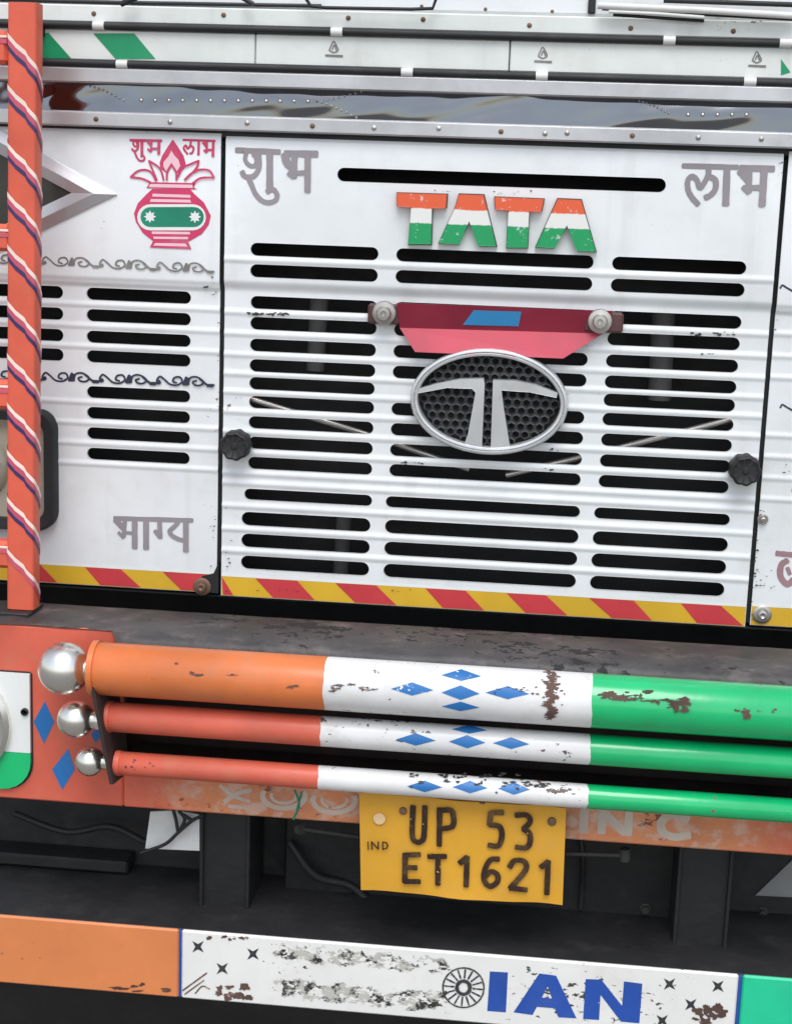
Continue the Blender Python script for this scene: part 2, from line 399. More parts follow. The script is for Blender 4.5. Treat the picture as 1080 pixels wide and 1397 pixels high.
# ------------------------------------------------------------------ painted words and stickers on the panels
D0 = -.0006
def on(Y): return Y-.0006
W1 = [([(65,132),(385,146)],40), ([(140,150),(132,205),(165,245),(205,245),(215,200),(190,160)],32), ([(232,160),(232,265),(190,325),(130,325),(108,290)],38),
      ([(150,330),(182,395),(205,450),(255,505),(310,518),(355,500),(366,460),(335,420),(292,440)],36), ([(312,150),(312,420)],50),
      ([(425,155),(660,160)],46), ([(425,165),(440,225),(495,265)],58), ([(495,180),(490,330)],44), ([(450,300),(490,330)],34), ([(510,300),(575,296)],32), ([(592,165),(590,435)],46)]
strokes('painted_word', W1, (310, 180), 5.4, D0, greylet, grille)
W2 = [([(275,140),(680,150)],36), ([(700,155),(945,162)],44), ([(465,160),(460,215),(405,300),(380,245),(345,218),(312,250),(316,320),(345,375),(390,425)],38),
      ([(465,215),(515,245),(515,310),(480,355),(440,375)],40), ([(602,160),(592,425)],48), ([(700,175),(760,240)],56), ([(765,175),(760,330)],44), ([(720,295),(762,335)],34),
      ([(770,298),(865,300)],36), ([(876,165),(860,430)],48)]
strokes('painted_word', W2, (880, 200), 5.4, D0, greylet, grille)
W3 = [([(95,103),(735,120)],40), ([(105,115),(170,185)],52), ([(182,125),(172,255)],36), ([(130,218),(170,262)],30), ([(175,220),(255,224)],28), ([(262,120),(262,345)],48),
      ([(355,120),(355,350)],48), ([(465,130),(470,262)],40), ([(428,205),(462,248)],34), ([(618,135),(585,170),(548,205),(565,240),(610,268),(655,282)],36), ([(680,120),(680,370)],48)]
strokes('painted_word', W3, (140, 690), 6., on(STEP), greylet, left)
W4 = [([(172,1092),(235,1098)],22), ([(215,1120),(190,1140),(188,1185),(215,1215),(240,1195)],24), ([(215,1150),(225,1175)],16)]
strokes('painted_word', W4, (1000, 380), 2.9125, on(STEP), paint('reddish_grey_paint', lin('#a27f86'), .5, .2, .3, (.4, .25, .27)), right)
SM = [([(125+(x-65)*.47, 78+(y-132)*.526) for x, y in q], w_*.55) for q, w_ in W1[:5]]
SM += [([(130,76),(435,82)],22), ([(302,95),(332,130)],28), ([(335,95),(330,185)],22), ([(300,165),(330,190)],20), ([(335,160),(395,160)],20), ([(408,80),(406,212)],28)]
strokes('painted_word', SM, (160, 180), 7.2, D0, magenta, left)
SM2 = [([(645,75),(960,85)],20), ([(722,85),(716,130),(690,160),(672,130),(652,160),(690,215)],20), ([(716,130),(748,155),(735,200),(712,208)],20), ([(800,85),(796,222)],24),
       ([(845,100),(875,140)],28), ([(878,95),(876,195)],22), ([(850,175),(876,198)],20), ([(876,172),(935,172)],20), ([(942,85),(938,235)],26)]
strokes('painted_word', SM2, (160, 180), 7.2, D0, magenta, left)
# the pot sticker
PO, PS = (160, 180), 7.2
def pot(pts, k, mat, name='sticker_shape'): return poly_px(name, pts, D0-.0002*k, mat, left, PO, PS)
pot([(345,556),(715,560),(760,610),(850,690),(918,820),(897,910),(830,1000),(700,1075),(350,1070),(250,990),(182,880),(163,800),(200,700),(285,610)], 1, magenta)
pot([(285,548),(322,490),(770,500),(750,540),(782,562)], 2, magenta); pot([(322,508),(738,516),(742,548),(308,540)], 3, pale)
for q in ([(345,604),(718,616),(720,644),(345,632)], [(330,656),(715,664),(725,692),(318,684)], [(338,975),(712,980),(715,1004),(340,1000)], [(352,1026),(698,1030),(690,1052),(358,1048)]): pot(q, 3, pale)
pot([(350,1072),(695,1078),(728,1150),(318,1132)], 4, magenta); pot([(372,1088),(668,1094),(690,1124),(352,1114)], 5, pale)
def stad_px(x0, x1, y0, y1, n=10):
    r = (y1-y0)/2; cy = (y0+y1)/2
    return [(x1-r+r*math.cos(-math.pi/2+math.pi*k/n), cy+r*math.sin(-math.pi/2+math.pi*k/n)) for k in range(n+1)]+[(x0+r+r*math.cos(math.pi/2+math.pi*k/n), cy+r*math.sin(math.pi/2+math.pi*k/n)) for k in range(n+1)]
pot(stad_px(195, 870, 708, 965), 4, stickwhite); pot(stad_px(228, 850, 735, 932), 5, stickgreen)
for cx, cy in ((320, 830), (762, 832)):
    pot([(cx+(62 if k % 2 == 0 else 36)*math.cos(k*math.pi/8), cy+(62 if k % 2 == 0 else 36)*math.sin(k*math.pi/8)) for k in range(16)], 6, stickwhite)
pot([(545,68),(600,150),(650,230),(672,310),(655,355),(590,400),(535,310),(480,400),(420,350),(415,300),(440,230),(490,150)], 1, magenta)
pot([(532,180),(560,230),(600,270),(618,330),(585,385),(532,300),(478,385),(450,330),(455,290),(500,240)], 2, pale)
PET = [[(130,440),(200,382),(280,370),(340,402),(380,480)], [(130,440),(240,455),(325,492)], [(310,280),(350,380),(388,470)], [(310,280),(390,330),(430,380),(455,470)],
       [(530,320),(490,390),(485,470)], [(530,320),(575,390),(580,470)], [(800,280),(770,360),(660,470)], [(800,280),(700,320),(640,350),(590,440)],
       [(950,445),(900,375),(800,370),(720,410),(660,470)], [(950,445),(820,450),(740,500)]]
strokes('sticker_outline', [(p, 19) for p in PET], PO, PS, D0-.0009, magenta, left)
# scroll borders
def scrolls(y_l, y_r, x0, period, count, mat, Y, parent, wd=2.1, x_end=292):
    L = []
    for k in range(count):
        o = x0+period*k; g = period/75.
        def T(p): 
            X = o+p[0]*g; return (X, y_l+(y_r-y_l)*(X-58)/(292-58)+p[1])
        for pts, ww in ([[(1,4),(0,0),(4,-5),(10,-1),(17,5),(26,6),(33,1),(30,-5),(23,-4),(21,1),(26,3)],1.], [[(1,4),(4,2)],2.], [[(35,5),(39,-5)],1.7], [[(38,5),(42,-3)],1.5],
                        [[(41,5),(43,-4),(52,-6),(61,0),(57,5),(50,5),(47,1),(52,-1)],1.], [[(56,-4),(64,3),(70,6),(75,4)],1.2], [[(66,5),(73,5)],1.8]):
            P = [T(p) for p in pts]
            if max(p[0] for p in P) < x_end+3: L.append((P, wd*ww))
    strokes('scroll_border', L, (0, 0), 1., Y, mat, parent)
scrolls(355, 366, 58, 78, 3, taupe, D0, left); scrolls(513, 521, 58, 78, 3, navy, on(STEP), left, 2.6)
scrolls(355, 366, -98, 78, 2, taupe, D0, left, x_end=57); scrolls(513, 521, -98, 78, 2, navy, on(STEP), left, 2.6, x_end=57)
for y0 in (393, 556):
    strokes('scroll_border', [([(1064, y0), (1067, y0-4), (1074, y0), (1085, y0+5), (1095, y0+2), (1090, y0-5), (1082, y0-2)], 2.4)], (0, 0), 1., D0 if y0 < 400 else on(STEP), navy, right)

# hazard strips at the foot of the panels
def hazard(parent, x0, x1, zt, zb, reds, Y):
    st = MB().flat([(x0, Y, zb), (x1, Y, zb), (x1, Y, zt), (x0, Y, zt)]).build('hazard_strip', hazy, parent)
    MB().flat([(x0, Y-.0003, zt-.001), (x1, Y-.0003, zt-.001), (x1, Y-.0003, zt+.004), (x0, Y-.0003, zt+.004)]).build('white_line', stickwhite, parent)
    for (a, b_, c, d) in reds:       # top x pair, bottom x pair (metres)
        q = [(max(x0, min(x1, v)), Y-.0006, z) for v, z in ((a, zt-.0015), (b_, zt-.0015), (d, zb+.001), (c, zb+.001))]
        MB().flat(q).build('red_stripe', hazr, parent)
Yh = on(STEP); ZH = 1.0735
def X_(x, y): return px(x, y, Yh)[0]
def rd(lst, yt, yb): return [(X_(a, yt), X_(b_, yt), X_(c, yb), X_(d, yb)) for a, b_, c, d in lst]
hazard(grille, -PX+.005, PX-.005, ZH, Z_BOT+.001, rd([(281,297,304,318),(348,405,372,429),(457,513,484,540),(580,635,604,660),(691,745,717,774),(804,865,835,890),(930,985,952,1015)], 805, 830), Yh)
hazard(left, -1.115, -PX-.005, ZH+.002, Z_BOT+.005, rd([(-210,-160,-185,-135),(-95,-45,-72,-20),(10,55,30,78),(116,165,137,192),(222,287,247,310)], 775, 800), Yh)
hazard(right, PX+.005, 1.115, ZH+.002, Z_BOT+.005, rd([(1110,1170,1140,1200),(1230,1290,1260,1320),(1350,1410,1380,1440)], 845, 870), Yh)

# scuffs and chips where the photograph shows them on the white sheet
random.seed(21)
scuffm = paint('dark_scuff', (.035, .032, .03), .7, .4, .5, (.16, .12, .09))
def scuffs(spots, par, nm='scuff_marks'):
    mb_ = MB(); q = 0
    for (x, y, dx, dy, cnt, r0_, r1_) in spots:
        for _ in range(cnt):
            q += 1; cx, cy_ = x+random.uniform(-dx, dx), y+random.uniform(-dy, dy); rx = random.uniform(r0_, r1_); ry = rx*random.uniform(.25, .7); n_ = 11
            zc0 = px(cx, cy_)[2]; Yq = min(base_y(zc0+d) for d in (-.004, 0, .004))-.0028-.00001*q if zc0 < 1.60 else -.0007-.00001*q
            P = [tuple(px(cx, cy_, Yq))]+[tuple(px(cx+rx*f_*math.cos(2*math.pi*k/n_), cy_+ry*f_*math.sin(2*math.pi*k/n_), Yq)) for k, f_ in enumerate(random.uniform(.3, 1.2) for _ in range(n_))]
            mb_.add(P, [(0, 1+k, 1+(k+1) % n_) for k in range(n_)])
    mb_.build(nm, scuffm, par)['kind'] = 'stuff'
scuffs([(366,428,28,1.5,14,1,5),(350,428,8,1,5,2,5),(975,455,32,2.5,12,1,4.5),(566,632,18,2,10,1,4),(748,640,6,1,3,1.5,3),(965,483,10,1,3,1,3),(755,613,6,2,3,1,2.5),(312,770,4,40,8,.8,2.5),
        (1024,800,3,50,9,.8,2.5),(600,262,14,3,4,.8,2),(700,262,30,3,6,.8,2.2),(520,805,200,3,12,.8,2),(326,215,6,12,3,.6,1.6),(1063,230,4,14,5,.6,1.8)], grille)
scuffs([(293,390,5,14,9,.8,3),(284,392,6,2,4,1,3),(298,480,2,60,8,.6,2),(290,730,3,45,8,.8,2.4),(240,178,60,1.5,8,.8,2),(303,205,2,12,5,1,2.6),(120,300,30,20,4,.5,1.4)], left)
scuffs([(1032,760,3,40,14,.8,3.2),(1046,790,10,12,9,.8,3),(1040,700,6,10,8,1,3),(1072,640,5,8,3,1.5,3.5),(1058,440,4,30,6,.6,2)], right)

# raised tricolour letters
m = bpy.data.materials.new('tricolour_letter_paint'); m.use_nodes = True; t = m.node_tree; b = t.nodes['Principled BSDF']; co = coord(t)
sp = N(t, 'ShaderNodeSeparateXYZ'); t.links.new(co, sp.inputs[0]); zz = mathn(t, 'ADD', sp.outputs[2], mathn(t, 'MULTIPLY', noise(t, co, 120, 3), .004))
zo = px(670, 287)[2]; zg = px(670, 307)[2]
c = mix(t, rampnode(t, zz, zo+.0005, zo+.0025), stickwhite.node_tree.nodes['Principled BSDF'].inputs['Base Color'].default_value[:3] and (.78, .77, .74), lin('#e2603c'))
c = mix(t, rampnode(t, zz, zg+.0005, zg+.0025), lin('#17995c'), c)
k = rampnode(t, noise(t, co, 90, 5, .7), .60, .66); c = mix(t, mathn(t, 'MULTIPLY', k, .75), c, (.72, .72, .70))
t.links.new(c, b.inputs['Base Color']); b.inputs['Roughness'].default_value = .3
bv = N(t, 'ShaderNodeBevel', samples=4); bv.inputs['Radius'].default_value = .002; t.links.new(bv.outputs[0], b.inputs['Normal'])
LT = [[(40,45),(285,52),(280,122),(212,122),(208,298),(95,298),(110,118),(40,112)],
      [(345,52),(465,56),(528,308),(440,308),(395,185),(345,300),(245,292),(325,120)],
      [(520,65),(762,75),(750,138),(690,138),(682,315),(578,315),(588,132),(525,128)],
      [(830,75),(945,80),(1018,335),(925,332),(875,205),(815,318),(722,312),(800,140)]]
edge = paint('letter_edge', (.05, .06, .05), .5)
for q in LT:
    P = [px(530+a/3.6, 250+b_/3.6, -.015) for a, b_ in q]
    mb = MB().prism([(p[0], p[2]) for p in P], -.015, .002); cx = np.mean([p[0] for p in P]); cz = np.mean([p[2] for p in P])
    lo = mb.build('raised_letter', m, grille)
    MB().prism([(cx+(p[0]-cx)*1.02+.0006*np.sign(p[0]-cx), cz+(p[2]-cz)*1.03) for p in P], -.0065, .001).build('letter_backing', edge, grille)

# ------------------------------------------------------------------ emblem
EC = px(666.4, 548.5, -.02); EA, EB = 107.5*.001225, 72.5*.001225
def ell(a, b_, n=64, rot=math.radians(-1)): return [(EC[0]+a*math.cos(2*math.pi*k/n)*math.cos(rot)-b_*math.sin(2*math.pi*k/n)*math.sin(rot), EC[2]+a*math.cos(2*math.pi*k/n)*math.sin(rot)+b_*math.sin(2*math.pi*k/n)*math.cos(rot)) for k in range(n)]
def ring(name, prof, mat, parent, n=64):      # prof: (inset, y)
    v = []; f = []
    for ins, y in prof: v += [(x, y, z) for x, z in ell(EA-ins, EB-ins, n)]
    K = len(prof)
    for i in range(K):
        for k in range(n): f.append((i*n+k, i*n+(k+1) % n, ((i+1) % K)*n+(k+1) % n, ((i+1) % K)*n+k))
    return obj(name, v, f, mat, parent, True, 40)
emblem = ring('emblem', [(-.001, .004), (-.001, -.016), (.0008, -.020), (.0048, -.0208), (.0060, -.0178), (.0072, -.0208), (.0112, -.020), (.0126, -.016), (.0126, .004)], badgechrome, truck)
emblem['label'] = 'oval chrome badge with a split T on black honeycomb'
MB().prism(ell(EA-.009, EB-.009), .000, .006).build('back_plate', darkhole, emblem)
hc = MB(); rr = .0090; cellm = paint('honeycomb_grey', (.045, .047, .05), .35, .2, .3, (.2, .2, .2), metal=.4)
for i in range(-12, 13):
    for j in range(-9, 10):
        cx = EC[0]+(i+(j % 2)*.5)*rr*1.75; cz = EC[2]+j*rr*1.5
        if ((cx-EC[0])/(EA-.014))**2+((cz-EC[2])/(EB-.014))**2 > 1: continue
        o_ = [(cx+rr*math.cos(math.pi/6+math.pi/3*k)*1.01, cz+rr*math.sin(math.pi/6+math.pi/3*k)*1.01) for k in range(6)]
        n_ = [(cx+rr*.66*math.cos(math.pi/6+math.pi/3*k), cz+rr*.62*math.sin(math.pi/6+math.pi/3*k)) for k in range(6)]
        v = [(x, -.006, z) for x, z in o_]+[(x, -.007, z) for x, z in n_]+[(x, -.001, z) for x, z in n_]
        hc.add(v, [(k, (k+1) % 6, 6+(k+1) % 6, 6+k) for k in range(6)]+[(6+k, 6+(k+1) % 6, 12+(k+1) % 6, 12+k) for k in range(6)])
hco = hc.build('honeycomb', cellm, emblem); hco['kind'] = 'stuff'
TL = [(212,416),(300,390),(400,370),(495,368),(499,392),(487,666),(408,656),(432,590),(462,425),(448,410),(350,406),(232,428)]
TR = [(532,374),(620,376),(700,392),(790,425),(785,446),(680,424),(566,416),(574,480),(602,656),(522,666)]
for q in (TL, TR):
    P = [px(490+a/2.919, 390+b_/2.919, -.019) for a, b_ in q]
    MB().prism([(p[0], p[2]) for p in P], -.019, .001).build('badge_letter', badgechrome, emblem)

# ------------------------------------------------------------------ red folded plate with two bolts
rb0 = paint('dark_brown_tab', (.10, .04, .04), .5, .3, .3)
def P_(x, y, Y): return tuple(px(x, y, Y))
top = [P_(541, 413, -.012), P_(836, 424, -.012)]; fold = [P_(545, 447, -.004), P_(822, 455, -.004)]; bot = [P_(566, 480, -.020), P_(768, 489, -.020)]
v = top+fold+bot; v2 = [(x, y+.003, z) for x, y, z in v]
fs = [(0, 1, 3, 2), (2, 3, 5, 4), (6, 8, 9, 7), (8, 10, 11, 9), (0, 6, 7, 1), (4, 5, 11, 10), (0, 2, 8, 6), (2, 4, 10, 8), (1, 7, 9, 3), (3, 9, 11, 5)]
rp = obj('folded_plate', v+v2, fs, redp, truck, mats=[redp, redshade], fmat=[1, 0, 1, 0, 1, 0, 1, 0, 1, 0])
rp['label'] = 'red folded metal plate above the oval badge'
MB().flat([P_(631, 443, -.0072), P_(707, 445, -.0072), P_(711, 425, -.0115), P_(646, 423, -.0115)]).build('blue_patch', skyblue, rp)
for (x0, x1, yc) in ((502, 546, 427), (796, 850, 438)):
    a, c = px(x0, yc), px(x1, yc)
    MB().bbox((a[0], -.008, a[2]-.017), (c[0], .004, a[2]+.017), .004).build('plate_tab', rb0, rp)
for x, y, r in ((524, 427, .0205), (818, 438, .0205)):
    c = px(x, y, -.012)
    MB().lathe([(r*1.0, .004), (r*1.0, -.001), (r*.93, -.004), (r*.62, -.0055), (r*.60, -.010), (r*.5, -.013), (r*.22, -.0135), (r*.15, -.011)], c, 'Y', 20).build('bolt', boltm, rp, True, 40)

# latch knobs at the two seams
for x, y, s in ((319, 609, -1), (1017, 643, 1)):
    c = px(x, y, -.03); k = MB(); prof = []
    n = 40; v = []; f = []
    P = [(.0255, .032), (.0255, .006), (.024, .001), (.021, -.001), (.0195, .001), (.006, .0012), (.0045, -.0008), (.0001, -.001)]
    for r, h in P:
        for i in range(n):
            a = 2*math.pi*i/n; q = r*(1+(.045*math.cos(a*9) if r > .02 else 0)); v.append((c[0]+q*math.cos(a), c[1]+h, c[2]+q*math.sin(a)))
    for i in range(len(P)-1):
        for j in range(n): f.append((i*n+j, i*n+(j+1) % n, (i+1)*n+(j+1) % n, (i+1)*n+j))
    obj('latch_knob', v, f, rubber, truck, True, 50)

# bolts on the side panel joints and foot hinges
for x, y, r, par in ((276, 800, .016, left), (1039, 838, .016, right), (1040, 708, .009, right)):
    c = px(x, y, on(STEP)); 
    MB().lathe([(r, .003), (r, -.003), (r*.8, -.005), (r*.55, -.0045), (r*.5, -.011), (r*.3, -.012), (r*.1, -.0095)], c, 'Y', 18).build('hinge_bolt', boltm if x > 900 else screwm, par, True, 40)
c = px(284, 798, 0)
MB().prism([(c[0]-.022, c[2]-.012), (c[0]+.017, c[2]-.016), (c[0]+.017, c[2]+.04), (c[0]+.008, c[2]+.02), (c[0]-.012, c[2]+.014)], on(STEP)-.003, .02).build('hinge_plate', blackp, left)

# ------------------------------------------------------------------ trims above the panels
def zat(xl, yl, xr, yr, Y): return (px(xl, yl, Y)[2]+px(xr, yr, Y)[2])/2
XW = 1.13
Yt = -.016
z_s2t, z_s2b = zat(60, 153, 1080, 176, Yt), zat(60, 173, 1080, 199, Yt)
z_s1t, z_s1b = zat(60, 93, 1080, 114, Yt), zat(60, 114, 1080, 137, Yt)
z_wt, z_wb = zat(60, 41, 1066, 60, -.012), zat(60, 83, 1066, 104, -.012)
z_tt, z_tb = zat(60, 7, 1066, 25, -.012), zat(60, 32, 1066, 50, -.012)
tr2 = MB().bbox((-XW, Yt, z_s2b), (XW, .02, z_s2t), .0025).build('aluminium_strip', silver)
tr1 = MB().bbox((-XW, Yt-.004, z_s1b), (XW, .02, z_s1t), .0025).build('aluminium_strip', silver)
tr0 = MB().bbox((-XW, -.012, z_tb), (XW, .02, z_tt), .0025).build('aluminium_strip', stripwhite)
for i, (x, y) in enumerate([(131,165),(232,167),(337,170),(426,174),(510,177),(598,178),(683,183),(743,185),(773,186),(862,188),(952,190),(1038,192)]):
    c = px(x, y, Yt); MB().lathe([(.0045, .002), (.0042, -.0012), (.0025, -.0025), (.0002, -.003)], (c[0], Yt, (z_s2t+z_s2b)/2+random.uniform(-.002, .002)), 'Y', 10).build('rivet', boltm if i % 3 else screwm, tr2, True)
for x, y in [(128,18),(305,20),(475,24),(577,26),(722,34),(860,38),(1000,42)]:
    c = px(x, y, -.012); MB().lathe([(.0042, .002), (.004, -.001), (.0025, -.002), (.0002, -.0025)], (c[0], -.012, c[2]), 'Y', 10).build('rivet', screwm, tr0, True)
# chrome band: thin sheet leaning a little forward at the top, buckled between its rivets
def yb_(x, u):
    e = math.sin(math.pi*u)
    wv = .0022*math.sin(x*8+1.5+1.2*math.sin(x*4.3))*e+.0009*math.sin(x*23+u*4+2*math.sin(x*7))*e+.0005*math.sin(x*57+u*6)*e
    return -.004-.0062*u-.0012*e+wv
z0, z1 = z_s1b+.001, z_s2t-.001; n = 14; v = []; f = []; nx = 420
for i in range(nx+1):
    x = -XW+2*XW*i/nx
    for k in range(n+1):
        u = k/n; v.append((x, yb_(x, u), z0+(z1-z0)*u))
for i in range(nx):
    for k in range(n): a = i*(n+1)+k; f.append((a, a+n+1, a+n+2, a+1))
band = obj('chrome_band', v, f, chrome, truck, True, 60); band['label'] = 'wavy dark chrome band with embossed dots'
def yband(z, x=0.): return yb_(x, min(1, max(0, (z-z0)/(z1-z0))))
def stud(x, y, r):
    c = px(x, y, -.01); MB().lathe([(r, .002), (r*.85, -.0015), (r*.45, -.0032), (.0001, -.0038)], (c[0], yband(c[2], c[0]), c[2]), 'Y', 10).build('embossed_stud', ballchrome, band, True, 60)
for x in range(192, 432, 19): stud(x, 136+(x-192)*.008, .0038)
for x in range(938, 1020, 20): stud(x, 156, .0038)
for (xa, ya, xb, yb) in ((122,117,168,136),(432,138,492,124),(432,138,486,160),(872,137,912,154)):
    for k in range(9):
        u = k/8; stud(xa+(xb-xa)*u, ya+(yb-ya)*u**1.3, .0022)
# white strip with stickers
for a, c in ((-XW, px(350, 60)[0]-.0008), (px(350, 60)[0]+.0008, px(695, 80)[0]-.001), (px(695, 80)[0]+.001, XW)):
    st = MB().bbox((a, -.012, z_wb), (c, .015, z_wt), .002).build('painted_strip', stripwhite)
    if a == -XW:
        for q in ([(55,45),(66,44),(97,79),(55,79)], [(127,45),(183,45),(212,80),(158,80)], [(0,45),(20,45),(55,79),(30,79)]):
            poly_px('green_stripe', q, -.0127, stripegreen, st)
    elif c == XW:
        poly_px('green_stripe', [(1065,80),(1078,98),(1065,102)], -.0127, stripegreen, st)
        poly_px('green_stripe', [(1100,66),(1150,67),(1180,105),(1128,104)], -.0127, stripegreen, st)
    for (x, y) in ((455, 66), (740, 74), (1032, 80)):
        if a < px(x, y)[0] < c:
            strokes('small_logo', [([(x-6,y+2),(x-3,y-5),(x,y-10),(x+4,y-4),(x+6,y+2),(x,y+5),(x-6,y+2)],1.6), ([(x-2,y+1),(x+1,y-5),(x+4,y+2)],1.6), ([(x-11,y+9),(x+12,y+10)],2.6)], (0, 0), 1., -.0127, taupe, st)
# rubber beading with white clips
for (z, cl) in (((z_tb+z_wt)/2, [(134,34),(459,38),(913,51),(1072,54)]), ((z_wb+z_s1t)/2, [(166,88),(555,97),(739,100),(1023,110)])):
    tb = MB().tube([(-XW, -.016, z), (-.4, -.0165, z+.0008), (.1, -.016, z-.0006), (XW, -.016, z)], .0062, 12).build('rubber_beading', rubber, truck, True, 60)
    for x, y in cl:
        c = px(x, y, -.02); MB().tube([(c[0]-.0095, -.0163, z), (c[0]+.0095, -.0163, z)], .0072, 12).build('clip', clipm, tb, True, 60)
# backing behind the trims, scuttle and windscreen above
MB().box((-1.12, .022, Z_TOP-.02), (1.12, .06, z_tt-.002)).build('trim_backing', blackp)
zs = z_tt+.001
sct = MB().bbox((-1.12, -.004, zs), (1.12, .05, zs+.075), .004).build('scuttle_panel', white)
for x, y in ((662, 12), (753, 15), (575, 8)):
    c = px(x, y, -.004); MB().lathe([(.003, .001), (.0028, -.001), (.0002, -.0018)], (c[0], -.004, max(c[2], zs+.004)), 'Y', 8).build('rivet', screwm, sct)
MB().tube([(-1.1, -.006, zs+.0045), (-.62, -.007, zs+.004), (-.3, -.006, zs+.006)], .003, 8).build('rubber_strip', rubber, sct)
wip = MB()
wip.tube([P_(415, -6, -.03), P_(424, 8, -.03), P_(445, 10, -.03), P_(560, 12, -.03), P_(590, 11, -.03), P_(596, -6, -.03)], .0028, 8)
wip.build('wiper_arm', rubber, truck, True, 50)
MB().tube([P_(165, 5, -.03), P_(186, -4, -.035)], .005, 8).build('wiper_arm', rubber, truck, True, 50)
MB().tube([P_(330, -4, -.03), P_(345, 5, -.032)], .004, 8).build('wiper_arm', rubber, truck, True, 50)
for (a, b_) in (((815, 7), (1085, 21)), ((830, 15), (960, 23))):
    MB().tube([P_(*a, -.03), P_((a[0]+b_[0])/2, (a[1]+b_[1])/2-1, -.031), P_(*b_, -.03)], .0055 if a[1] < 10 else .003, 10).build('washer_pipe', clipm if a[1] < 10 else stripwhite, truck, True, 60)
    MB().tube([P_(a[0]+6, a[1]+4.5, -.022), P_(b_[0], b_[1]+5, -.022)], .0026, 8).build('rubber_strip', rubber, truck, True, 60)
MB().tube([P_(905, 0, -.03), P_(1085, 6, -.03)], .004, 8).build('wiper_arm', rubber, truck, True, 60)
c = px(807, 8, -.006); MB().bbox((c[0]-.006, -.012, c[2]-.012), (c[0]+.006, .0, c[2]+.014), .002).build('wiper_stop', rubber)
MB().bbox((-1.12, .0, zs+.076), (1.12, .04, zs+.1), .008).build('windscreen_rubber', rubber)
MB().add([(-1.08, .02, zs+.1), (1.08, .02, zs+.1), (1.06, .10, zs+.8), (-1.06, .10, zs+.8), (-1.08, .026, zs+.1), (1.08, .026, zs+.1), (1.06, .106, zs+.8), (-1.06, .106, zs+.8)],
         [(0, 1, 2, 3), (7, 6, 5, 4), (0, 4, 5, 1), (2, 6, 7, 3), (1, 5, 6, 2), (0, 3, 7, 4)]).build('windscreen', panem)
MB().bbox((-1.12, .10, zs+.8), (1.12, 1.9, zs+.98), .03).build('cab_roof', white)
for s in (-1, 1):
    MB().bbox((s*1.12-.03, .025, zs+.09), (s*1.12+.0, .12, zs+.81), .01).build('windscreen_pillar', white)
    MB().bbox((s*1.125-.012, .062, 1.0), (s*1.125+.004, 1.9, zs+.82), .01).build('cab_side', white)
MB().bbox((-1.12, 1.88, .9), (1.12, 1.93, zs+.9), .01).build('cab_back', white)

# ------------------------------------------------------------------ behind the grille
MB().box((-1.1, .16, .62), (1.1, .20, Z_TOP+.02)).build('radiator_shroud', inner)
for x, ya, yb2, r_ in ((436, 400, 505, .016), (905, 420, 545, .020), (470, 690, 790, .014)):
    a, c = px(x, ya, .085), px(x-6, yb2, .085)
    MB().tube([tuple(a), tuple(c)], r_, 14).build('grey_post', paint('dull_grey_hose', (.075, .075, .075), .75, .4, .6, (.03, .03, .03)), truck, True, 60)  # grey upright posts that show as soft paler shapes in the slots
for pts in ([(338, 543), (500, 592)], [(1006, 570), (800, 622)], [(500, 592), (640, 640)], [(800, 622), (690, 648)]):
    MB().tube([tuple(px(*q, .03)) for q in pts], .0055, 8).build('brace_rod', boltm, truck, True, 60)
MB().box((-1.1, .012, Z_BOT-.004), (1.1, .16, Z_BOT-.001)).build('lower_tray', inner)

# ------------------------------------------------------------------ diamond trim on the left side panel (mirrored on the right)
def diamond_lamp(s):
    T_, Cx = px(160, 265), px(0, 258)[0]
    hw = T_[0]-Cx; cz = T_[2]; hh = hw*.50; cx = Cx if s < 0 else -Cx
    iw, ih = hw*.62, hh*.60
    o_ = [(cx+hw, cz), (cx, cz+hh), (cx-hw, cz), (cx, cz-hh)]; i_ = [(cx+iw, cz), (cx, cz+ih), (cx-iw, cz), (cx, cz-ih)]
    mid = [((a+c*1.0)/2, (b_+d)/2) for (a, b_), (c, d) in zip(o_, i_)]
    v = [(x, .0005, z) for x, z in o_]+[(x, -.003, z) for x, z in o_]+[(x, -.009, z) for x, z in mid]+[(x, -.006, z) for x, z in i_]+[(x, .0005, z) for x, z in i_]
    f = [(r*4+k, r*4+(k+1) % 4, (r+1)*4+(k+1) % 4, (r+1)*4+k) for r in range(4) for k in range(4)]
    fr = obj('diamond_trim', v, f, silver, left if s < 0 else right)
    MB().prism(i_, -.003, .0).build('dark_panel', indig, left if s < 0 else right)
    for dx in (.90, .80):
        pass
diamond_lamp(-1); diamond_lamp(1)
# headlights
def headlight(s):
    a, c = px(75, 560, -.01), px(60, 725, -.01)
    x1 = a[0]; x0 = x1-.30; z1, z0_ = a[2], c[2]
    if s > 0: x0, x1 = -x1, -x0
    o_ = rrect(x0, x1, z0_, z1, .035); i_ = rrect(x0+.02, x1-.02, z0_+.02, z1-.02, .022); n = len(o_)
    v = [(x, .012, z) for x, z in o_]+[(x, -.010, z) for x, z in o_]+[(x, -.016, z) for x, z in [((p[0]*.8+q[0]*.2), (p[1]*.8+q[1]*.2)) for p, q in zip(o_, i_)]]+[(x, -.014, z) for x, z in i_]+[(x, .012, z) for x, z in i_]
    f = [(r*n+k, r*n+(k+1) % n, (r+1)*n+(k+1) % n, (r+1)*n+k) for r in range(4) for k in range(n)]
    h = obj('headlight', v, f, rubber, truck, True, 40)
    h['label'] = 'headlight with black rounded surround behind the orange guard'
    cx, cz = (x0+x1)/2, (z0_+z1)/2
    MB().prism(i_, .004, .011).build('lamp_bowl', lampglass, h)
    MB().lathe([(.062, .004), (.060, -.004), (.045, -.012), (.02, -.016), (.001, -.017)], (cx, 0, cz), 'Y', 24).build('lamp_lens', lampglass, h, True, 50)
headlight(-1); headlight(1)

